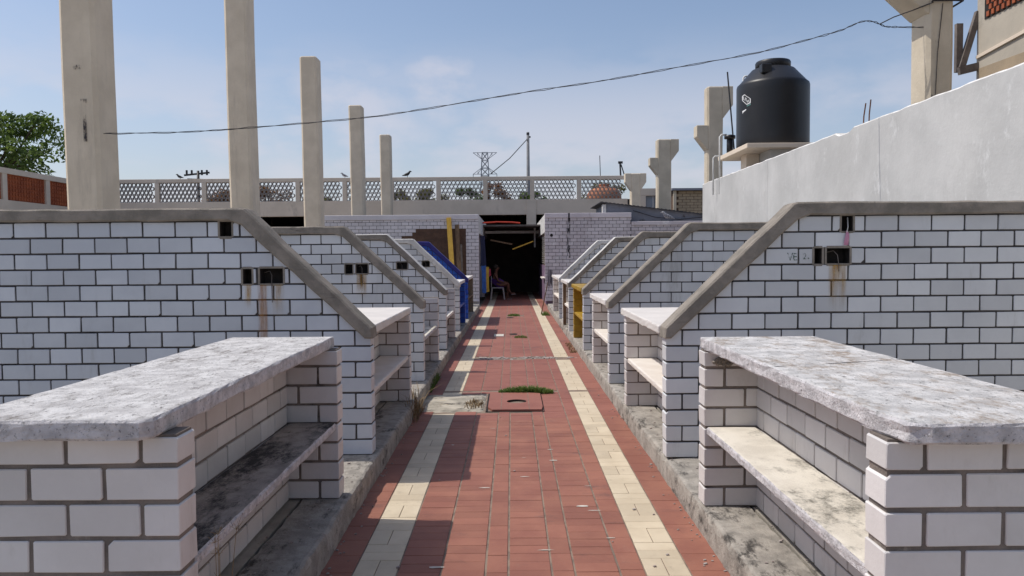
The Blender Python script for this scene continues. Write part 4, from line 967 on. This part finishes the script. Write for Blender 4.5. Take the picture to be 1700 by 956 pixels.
for i, (x, y, h, rx, m, lb_) in enumerate(((-15.4, 47, 5.05, 1.5, 'leaf_rust', 'dry rust brown bush behind the parapet between first and second columns'), (-18.4, 46, 4.9, .9, 'leaf_rust', 'small dry brown bush behind the parapet next to the left column'),
        (-12.4, 47, 4.6, .8, 'leaf_olive', 'low olive bush behind the parapet left of the second column'), (-7.2, 46, 4.7, .75, 'leaf_olive', 'olive bush behind the parapet between fourth and fifth columns'),
        (-5.2, 46, 4.75, 1.1, 'leaf_olive', 'wide olive bush right beside the shortest left column'), (-3.0, 47, 4.9, 1.0, 'leaf_green', 'low green bush behind the middle of the parapet'),
        (-1.0, 47, 5.1, .9, 'leaf_rust', 'reddish bush below the pylon behind the parapet'), (1.2, 47, 4.5, 1.0, 'leaf_green', 'low green bush at the foot of the thin pole'), (6.0, 47.5, 5.0, 1.5, 'leaf_olive', 'olive bush behind the right end of the parapet'))):
    tree('bush', x*.97, y, 0, h + 1.0, rx*1.05, 1.0, 1.05, 1700, m, lb_, .11, 14, 'bushes behind the parapet', trunk_r=.07)

# ------------------------------------------------------------------ pylon, poles, wires
py = thing('transmission_pylon', 'distant steel lattice transmission pylon above the parapet', 'pylon', (-11, 320, 0))
t = MB(); PX, PY = -11, 320; r = .20
def seg(a, b, rr=r): t.bar(a, b, rr)
for sx in (-1, 1):
    for sy in (-1, 1):
        seg((PX+sx*4.2, PY+sy*4.2, 0), (PX+sx*2.1, PY+sy*2.1, 26), .34); seg((PX+sx*2.1, PY+sy*2.1, 26), (PX+sx*1.15, PY+sy*1.15, 45.5), .3)
for i in range(14):
    z0, z1 = i*3.25, (i+1)*3.25; w0 = 4.2 - 2.1*z0/26 if z0 < 26 else 2.1 - .95*(z0-26)/19.5; w1 = 4.2 - 2.1*z1/26 if z1 < 26 else 2.1 - .95*(z1-26)/19.5
    for sy in (-1, 1):
        seg((PX-w0, PY+sy*w0, z0), (PX+w1, PY+sy*w1, z1)); seg((PX+w0, PY+sy*w0, z0), (PX-w1, PY+sy*w1, z1)); seg((PX-w1, PY+sy*w1, z1), (PX+w1, PY+sy*w1, z1))
t.build('tower', 'pylon_steel', py)
t = MB()
for z, dn in ((45.5, -2.6), (36.5, 2.6)):
    for s in (-1, 1):
        tip = (PX+s*5.0, PY, z if dn < 0 else z)
        seg(tip, (PX+s*1.3, PY, z)); seg(tip, (PX+s*1.5, PY, z+dn)); seg((PX+s*3.1, PY, z), (PX+s*2.9, PY, z+dn*.45)); seg((PX+s*3.1, PY, z), (PX+s*1.4, PY, z+dn))
        if dn > 0: seg(tip, (tip[0], PY, z-2.0), .25)
t.build('crossarm', 'pylon_steel', py)
def pole(x, y, h, rr, label, arms=False):
    p = thing('utility_pole', label, 'pole', (x, y, 0)); t = MB(); t.tube([(x, y, 0), (x, y, h)], [rr*1.35, rr*.8], 8); t.build('shaft', 'dark_metal' if arms else 'pole_concrete', p, smooth=True)
    t = MB()
    if arms:
        t.bar((x-1.1, y, h-.35), (x+.9, y, h-.15), .13); t.bar((x-.5, y-.8, h-.75), (x+.6, y+.8, h-.65), .13)
        for q in (-.9, -.5, .3, .7): t.box(x+q-.06, x+q+.06, y-.06, y+.06, h-.35, h+.05)
        t.build('crossarm', 'dark_metal', p)
    else:
        t.lathe([(.05, 0), (.12, .02), (.12, .20), (.05, .22)], (x, y, h-.25), 8); t.box(x-.05, x+.22, y-.06, y+.06, h-.45, h-.33); t.build('insulator', 'dark_metal', p)
pole(1.40, 62, 11.7, .14, 'thin grey utility pole rising above the parapet right of the pylon')
pole(-24.8, 60, 8.55, .13, 'dark pole top with tangled crossarms above the left parapet', True)
t = MB(); t.tube([(1.4, 62, 11.2), (-.1, 60.5, 9.4), (-1.6, 59, 8.0)], .035, 5); tag(t.build('stay_wire', 'cable_black', loc=(0, 60, 9)), 'thin stay wire slanting down left from the grey pole', 'wire')
for x, y, z0, z1, lab in ((4.5, 38.15, 5.582, 6.6, 'thin upright rod on the parapet rail near the right columns'), (5.52, 38.15, 5.582, 6.25, 'stubby black pipe stack on the parapet rail beside the lowest column')):
    t = MB(); t.tube([(x, y, z0), (x-.03, y, z1)], .02 if x < 5 else .045, 6)
    if x > 5: t.box(x-.12, x+.1, y-.06, y+.06, z1-.06, z1+.05); t.tube([(x+.2, y, z0), (x+.02, y, z1-.1)], .03, 6)
    tag(t.build('roof_rod', 'dark_metal', loc=(x, y, z0)), lab, 'rod')
# overhead cable
oc = thing('overhead_cable', 'twisted black overhead cable sagging across the sky between the columns', 'cable', (0, 10.3, 3.5))
P = [(-5.56, 10.35, 3.27), (-4.6, 10.35, 3.28), (-3.9, 10.34, 3.31), (-2.9, 10.33, 3.38), (-1.75, 10.32, 3.48), (-.6, 10.31, 3.65), (.25, 10.3, 3.78), (1.25, 10.3, 3.92), (2.2, 10.3, 4.08), (3.3, 10.3, 4.27), (4.0, 10.3, 4.44), (4.45, 10.28, 4.56), (4.72, 10.25, 4.665), (4.88, 10.22, 4.65), (5.02, 10.2, 4.585), (5.2, 10.2, 4.575), (5.60, 10.2, 4.57)]
def spline(P, n):
    out = []; P = [Vector(p) for p in P]
    for i in range(len(P)-1):
        a, b, c, d = P[max(i-1, 0)], P[i], P[i+1], P[min(i+2, len(P)-1)]
        for k in range(n):
            u = k/n; out.append(.5*((2*b) + (c-a)*u + (2*a-5*b+4*c-d)*u*u + (3*b-a-3*c+d)*u**3))
    return out + [P[-1]]
S = spline(P, 14)
for k in range(2):
    pts = [p + Vector((0, math.cos(i*.42 + k*math.pi)*.007, math.sin(i*.42 + k*math.pi)*.007 + .010*noise.noise((i*.35, k, 0)))) for i, p in enumerate(S)]
    t = MB(); t.tube(pts, .0045, 5); t.build('strand', 'cable_black', oc)
t = MB(); t.tube([(4.95, 10.2, 4.62), (5.1, 10.15, 4.69), (5.35, 10.10, 4.77), (5.59, 10.08, 4.86)], .008, 5)
t.tube([(5.585, 10.56, 4.88), (5.585, 10.07, 4.88), (5.80, 10.075, 4.885), (5.985, 10.085, 4.88), (5.985, 10.56, 4.87)], .013, 6); t.build('tie', 'cable_black', oc)
t = MB(); t.tube([(5.585, 10.3, 4.55), (5.58, 10.25, 4.2), (5.60, 10.09, 3.6), (5.63, 10.09, 3.4)], .007, 5); t.tube([(5.72, 10.09, 4.85), (5.66, 10.09, 4.2), (5.63, 10.09, 3.4)], .005, 5); t.build('drop_wire', 'cable_black', oc)

# birds
def bird(x, y, z, s, m, label, face=1):
    t = MB(); pr = [(-.16, .0, .012), (-.10, .012, .024), (-.04, .03, .046), (.03, .055, .052), (.07, .09, .040), (.09, .125, .034), (.115, .14, .030), (.135, .138, .016), (.17, .13, .004)]
    t.tube([(x + face*p[0]*s, y, z + (p[1]+.06)*s) for p in pr], [p[2]*s for p in pr], 8)
    for q in (-.02, .02): t.tube([(x + .02*s, y+q*s, z+.06*s), (x + .02*s, y+q*s, z)], .006*s, 4)
    tag(t.build('bird', m, loc=(x, y, z), smooth=True), label, 'bird', 'birds perched on the roofs')
bird(-5.25, 38.15, 5.582, 1.5, 'bird_black', 'black bird perched on the parapet rail right of the shortest left column')
bird(-8.4, 38.15, 5.582, 1.2, 'bird_pale', 'pale bird perched on the parapet rail left of the fourth column', -1)
bird(-16.7, 38.15, 5.582, 1.2, 'bird_black', 'dark bird on the parapet rail near the left tall column', -1)
bird(4.98, BY-.02+.06, 2.642, 1.4, 'bird_pale', 'grey pigeon sitting in front of the dark metal shed', -1)

# ------------------------------------------------------------------ manhole cover, patch, weeds, litter
mc = thing('manhole_cover', 'raised red tiled access cover with round hole in the path', 'manhole cover', (.025, 7.97, 0))
x0, x1, y0, y1 = -.255, .305, 7.50, 8.44; hx, hy, hr = .04, 7.93, .105
t = MB(); n = 24; outer = []
for k in range(n):
    a = 2*math.pi*k/n; c, s = math.cos(a), math.sin(a); kx = ((x1 if c > 0 else x0)-hx)/c if abs(c) > 1e-6 else 1e9; ky = ((y1 if s > 0 else y0)-hy)/s if abs(s) > 1e-6 else 1e9
    q = min(kx, ky); outer.append((hx+q*c, hy+q*s))
for z in (.018, -.06):
    t.v += [(x, y, z) for x, y in outer] + [(hx+hr*math.cos(2*math.pi*k/n), hy+hr*.95*math.sin(2*math.pi*k/n), z) for k in range(n)]
for k in range(n):
    k2 = (k+1) % n; t.f += [(k, k2, n+k2, n+k), (2*n+k, k, k2, 2*n+k2), (n+k, n+k2, 3*n+k2, 3*n+k)]; t.mi += [0, 0, 1]
t.build('plate', ['red_tile_far', 'dark_recess'], mc)  # inner wall of the hole coloured near black for the shade inside
t = MB(); t.lathe([(.098, 0), (.098, .002)], (hx, hy, -.058), 20); t.build('hole_bottom', 'dark_recess', mc)
t = MB()
for x in (-.03-.09, .165): t.box(x-.003, x+.003, y0+.01, y1-.01, .0175, .0195)
t.build('groove', 'grout', mc)
t = MB(); t.box(x0-.02, x0-.003, y0-.02, y1+.02, -.05, .006); t.box(x1+.003, x1+.012, y0-.02, y1+.02, -.05, .003); t.box(x0-.02, x1+.012, y0-.035, y0-.012, -.05, .002); t.build('rim', 'dark_soot' if False else 'dark_recess', mc)
pa = MB(); nx, ny = 16, 14
for i in range(nx+1):
    for j in range(ny+1):
        x = -.99 + (.99-.285)*i/nx; y = 7.47 + .98*j/ny; e = min(i, nx-i, j, ny-j)
        pa.v.append((x + R.uniform(-.02, .02)*(e > 0), y + R.uniform(-.02, .02), (.004 + .012*max(0, noise.noise((x*5, y*5, 0))) + R.uniform(0, .004)) if e else -.008))
for i in range(nx):
    for j in range(ny): a = i*(ny+1)+j; pa.f.append((a, a+1, a+ny+2, a+ny+1)); pa.mi.append(0)
tag(pa.build('concrete_patch', 'patch_concrete', loc=(-.64, 7.97, 0)), 'rough concrete patch let into the path left of the access cover', 'patch')
t = MB()
for i in range(90):
    x = R.uniform(-.5, .62) if i < 66 else R.uniform(-.9, 1.0); y = 11.46 + R.gauss(0, .07); s_ = R.uniform(.012, .05); h_ = R.uniform(.004, .016); a = R.uniform(0, 3)
    t.bar((x-s_*math.cos(a), y-s_*math.sin(a), h_*.4-.006), (x+s_*math.cos(a), y+s_*math.sin(a), h_*.4-.004), s_*R.uniform(.8, 1.6), h_)
tag(stuff(t.build('broken_concrete', 'rubble', loc=(0, 11.46, 0))), 'strip of broken concrete and tile bits crossing the path', 'rubble')
t = MB()
for i in range(28):
    sgn = R.choice((-1, 1)); x = R.uniform(.70, 1.02) if sgn > 0 else R.uniform(-.9, .9); y = R.uniform(3.6, 12); s_ = R.uniform(.003, .010)
    t.bar((x-s_, y, .002), (x+s_, y+s_*.6, .004), s_*1.3, s_)
tag(stuff(t.build('grit', 'rubble', loc=(0, 6, 0))), 'scattered small grit and pebbles on the path tiles', 'grit')
t = MB()
for i in range(13):
    x = R.uniform(-.5, .62); y = R.uniform(3.6, 6.8); n_ = 7; a0 = R.uniform(.012, .05); b0 = R.uniform(.004, .014)
    vs = [(x + a0*math.cos(2*math.pi*k/n_)*R.uniform(.6, 1.2), y + b0*math.sin(2*math.pi*k/n_)*R.uniform(.6, 1.2), .0024) for k in range(n_)]; t.add(vs, [tuple(range(n_))])
tag(stuff(t.build('paint_flecks', 'paper_white', fix=False, loc=(0, 5, 0))), 'small white paint flecks on the red tiles in the foreground', 'paint flecks')
t = MB()
for i in range(150):
    sg = R.choice((-1, 1)); x = (-.945 + abs(R.gauss(0, .035))) if sg < 0 else (1.035 - abs(R.gauss(0, .035))); y = 3.4 + 14*R.random()**1.6; s_ = R.uniform(.002, .007)
    t.bar((x-s_, y, .002), (x+s_, y+s_*R.uniform(-.8, .8), .004), s_*1.4, s_*.9)
for i in range(110):
    sg = R.choice((-1, 1)); x = sg*R.uniform(1.0, 1.30) + .04; y = 2.5 + 9*R.random(); s_ = R.uniform(.003, .010)
    t.bar((x-s_, y, .153), (x+s_, y+s_*R.uniform(-.8, .8), .155), s_*1.4, s_*.8)
tag(stuff(t.build('kerb_debris', 'rubble', loc=(0, 6, 0))), 'small stones and mortar crumbs lying along both kerbs', 'debris')
def grass(x0, x1, y0, y1, n, h, label, m='grass_green', z=0, nm='weeds', cat='weeds'):
    t = MB()
    for i in range(n):
        x = R.uniform(x0, x1); y = R.uniform(y0, y1); c = 1 - abs((x-(x0+x1)/2)/((x1-x0)/2))**2; a = R.uniform(0, 6.28); hh = h*(.35+.65*c)*R.uniform(.4, 1.15); l = R.uniform(.2, 1.1)*hh; wd = R.uniform(.0025, .005)
        dx, dy = math.cos(a), math.sin(a); p = Vector((x, y, z)); q = p + Vector((dx*l*.4, dy*l*.4, hh*.65)); e = p + Vector((dx*l, dy*l, hh*.9)); sd = Vector((-dy, dx, 0))*wd
        t.add([p-sd, p+sd, q+sd*.9, q-sd*.9, e], [(0, 1, 2, 3), (3, 2, 4)])
    return tag(stuff(t.build(nm, m, fix=False, loc=((x0+x1)/2, (y0+y1)/2, z))), label, cat)
grass(-.16, .46, 8.44, 8.60, 1500, .085, 'green grass growing along the far edge of the access cover')
grass(-.50, -.30, 7.60, 7.95, 160, .07, 'small weed growing out of the concrete patch', 'grass_dry')
grass(-.12, .20, 19.5, 19.95, 500, .06, 'patch of weeds on the path in front of the passage', 'grass_green')
grass(.04, .28, 14.25, 14.6, 300, .035, 'low green weed in the middle distance of the path')
grass(-1.06, -.93, 8.55, 9.6, 500, .16, 'dark weeds along the left kerb below the second wall', 'grass_green')
grass(.78, .98, 19.6, 20.1, 220, .12, 'green weeds at the foot of the mop')
grass(.92, 1.05, 12.0, 13.4, 260, .04, 'sparse moss and weeds along the kerb at the yellow counter', 'grass_dry')
grass(-1.02, -.90, 7.0, 7.6, 120, .30, 'dry twigs at the left kerb beside the concrete patch', 'grass_dry')
t = MB()
for i in range(11):
    a = R.uniform(0, 6.28); b = Vector((-.965, 2.36, .12)); q = b + Vector((.02+.05*R.random(), R.uniform(-.05, .05), R.uniform(.28, .62)))
    t.tube([b + Vector((R.uniform(-.01, .01), R.uniform(-.02, .02), 0)), b.lerp(q, .5) + Vector((.012, 0, .03)), q], [.0016, .0013, .0009], 4)
    for k in range(9):
        e = q + Vector((R.uniform(-.03, .03), R.uniform(-.03, .03), R.uniform(.0, .035))); t.tube([q, e], .0007, 3)
tag(t.build('dry_weed', 'grass_dry', loc=(-.965, 2.36, .12)), 'dry brown weed stalks beside the left foreground counter', 'weed')
t = MB(); t.prism_xz([(-.36, .001), (-.17, .001), (-.17, .012), (-.36, .012)], 14.55, 14.95); tag(t.build('loose_tile', 'paper_white', loc=(-.26, 14.7, 0)), 'pale loose tile lying on the path', 'tile')
t = MB()
for k in range(2):
    x, y = ((.02, 15.0), (-.05, 19.1))[k]; t.v += [(x + .09*math.cos(2*math.pi*i/14)*R.uniform(.8, 1.1), y + .16*math.sin(2*math.pi*i/14)*R.uniform(.8, 1.1), .0032) for i in range(14)]; t.f.append(tuple(range(k*14, k*14+14))); t.mi.append(0)
tag(t.build('floor_hole', 'dark_recess', loc=(0, 15, 0), fix=False), 'dark broken hole in the path tiles near the loose tile', 'hole')
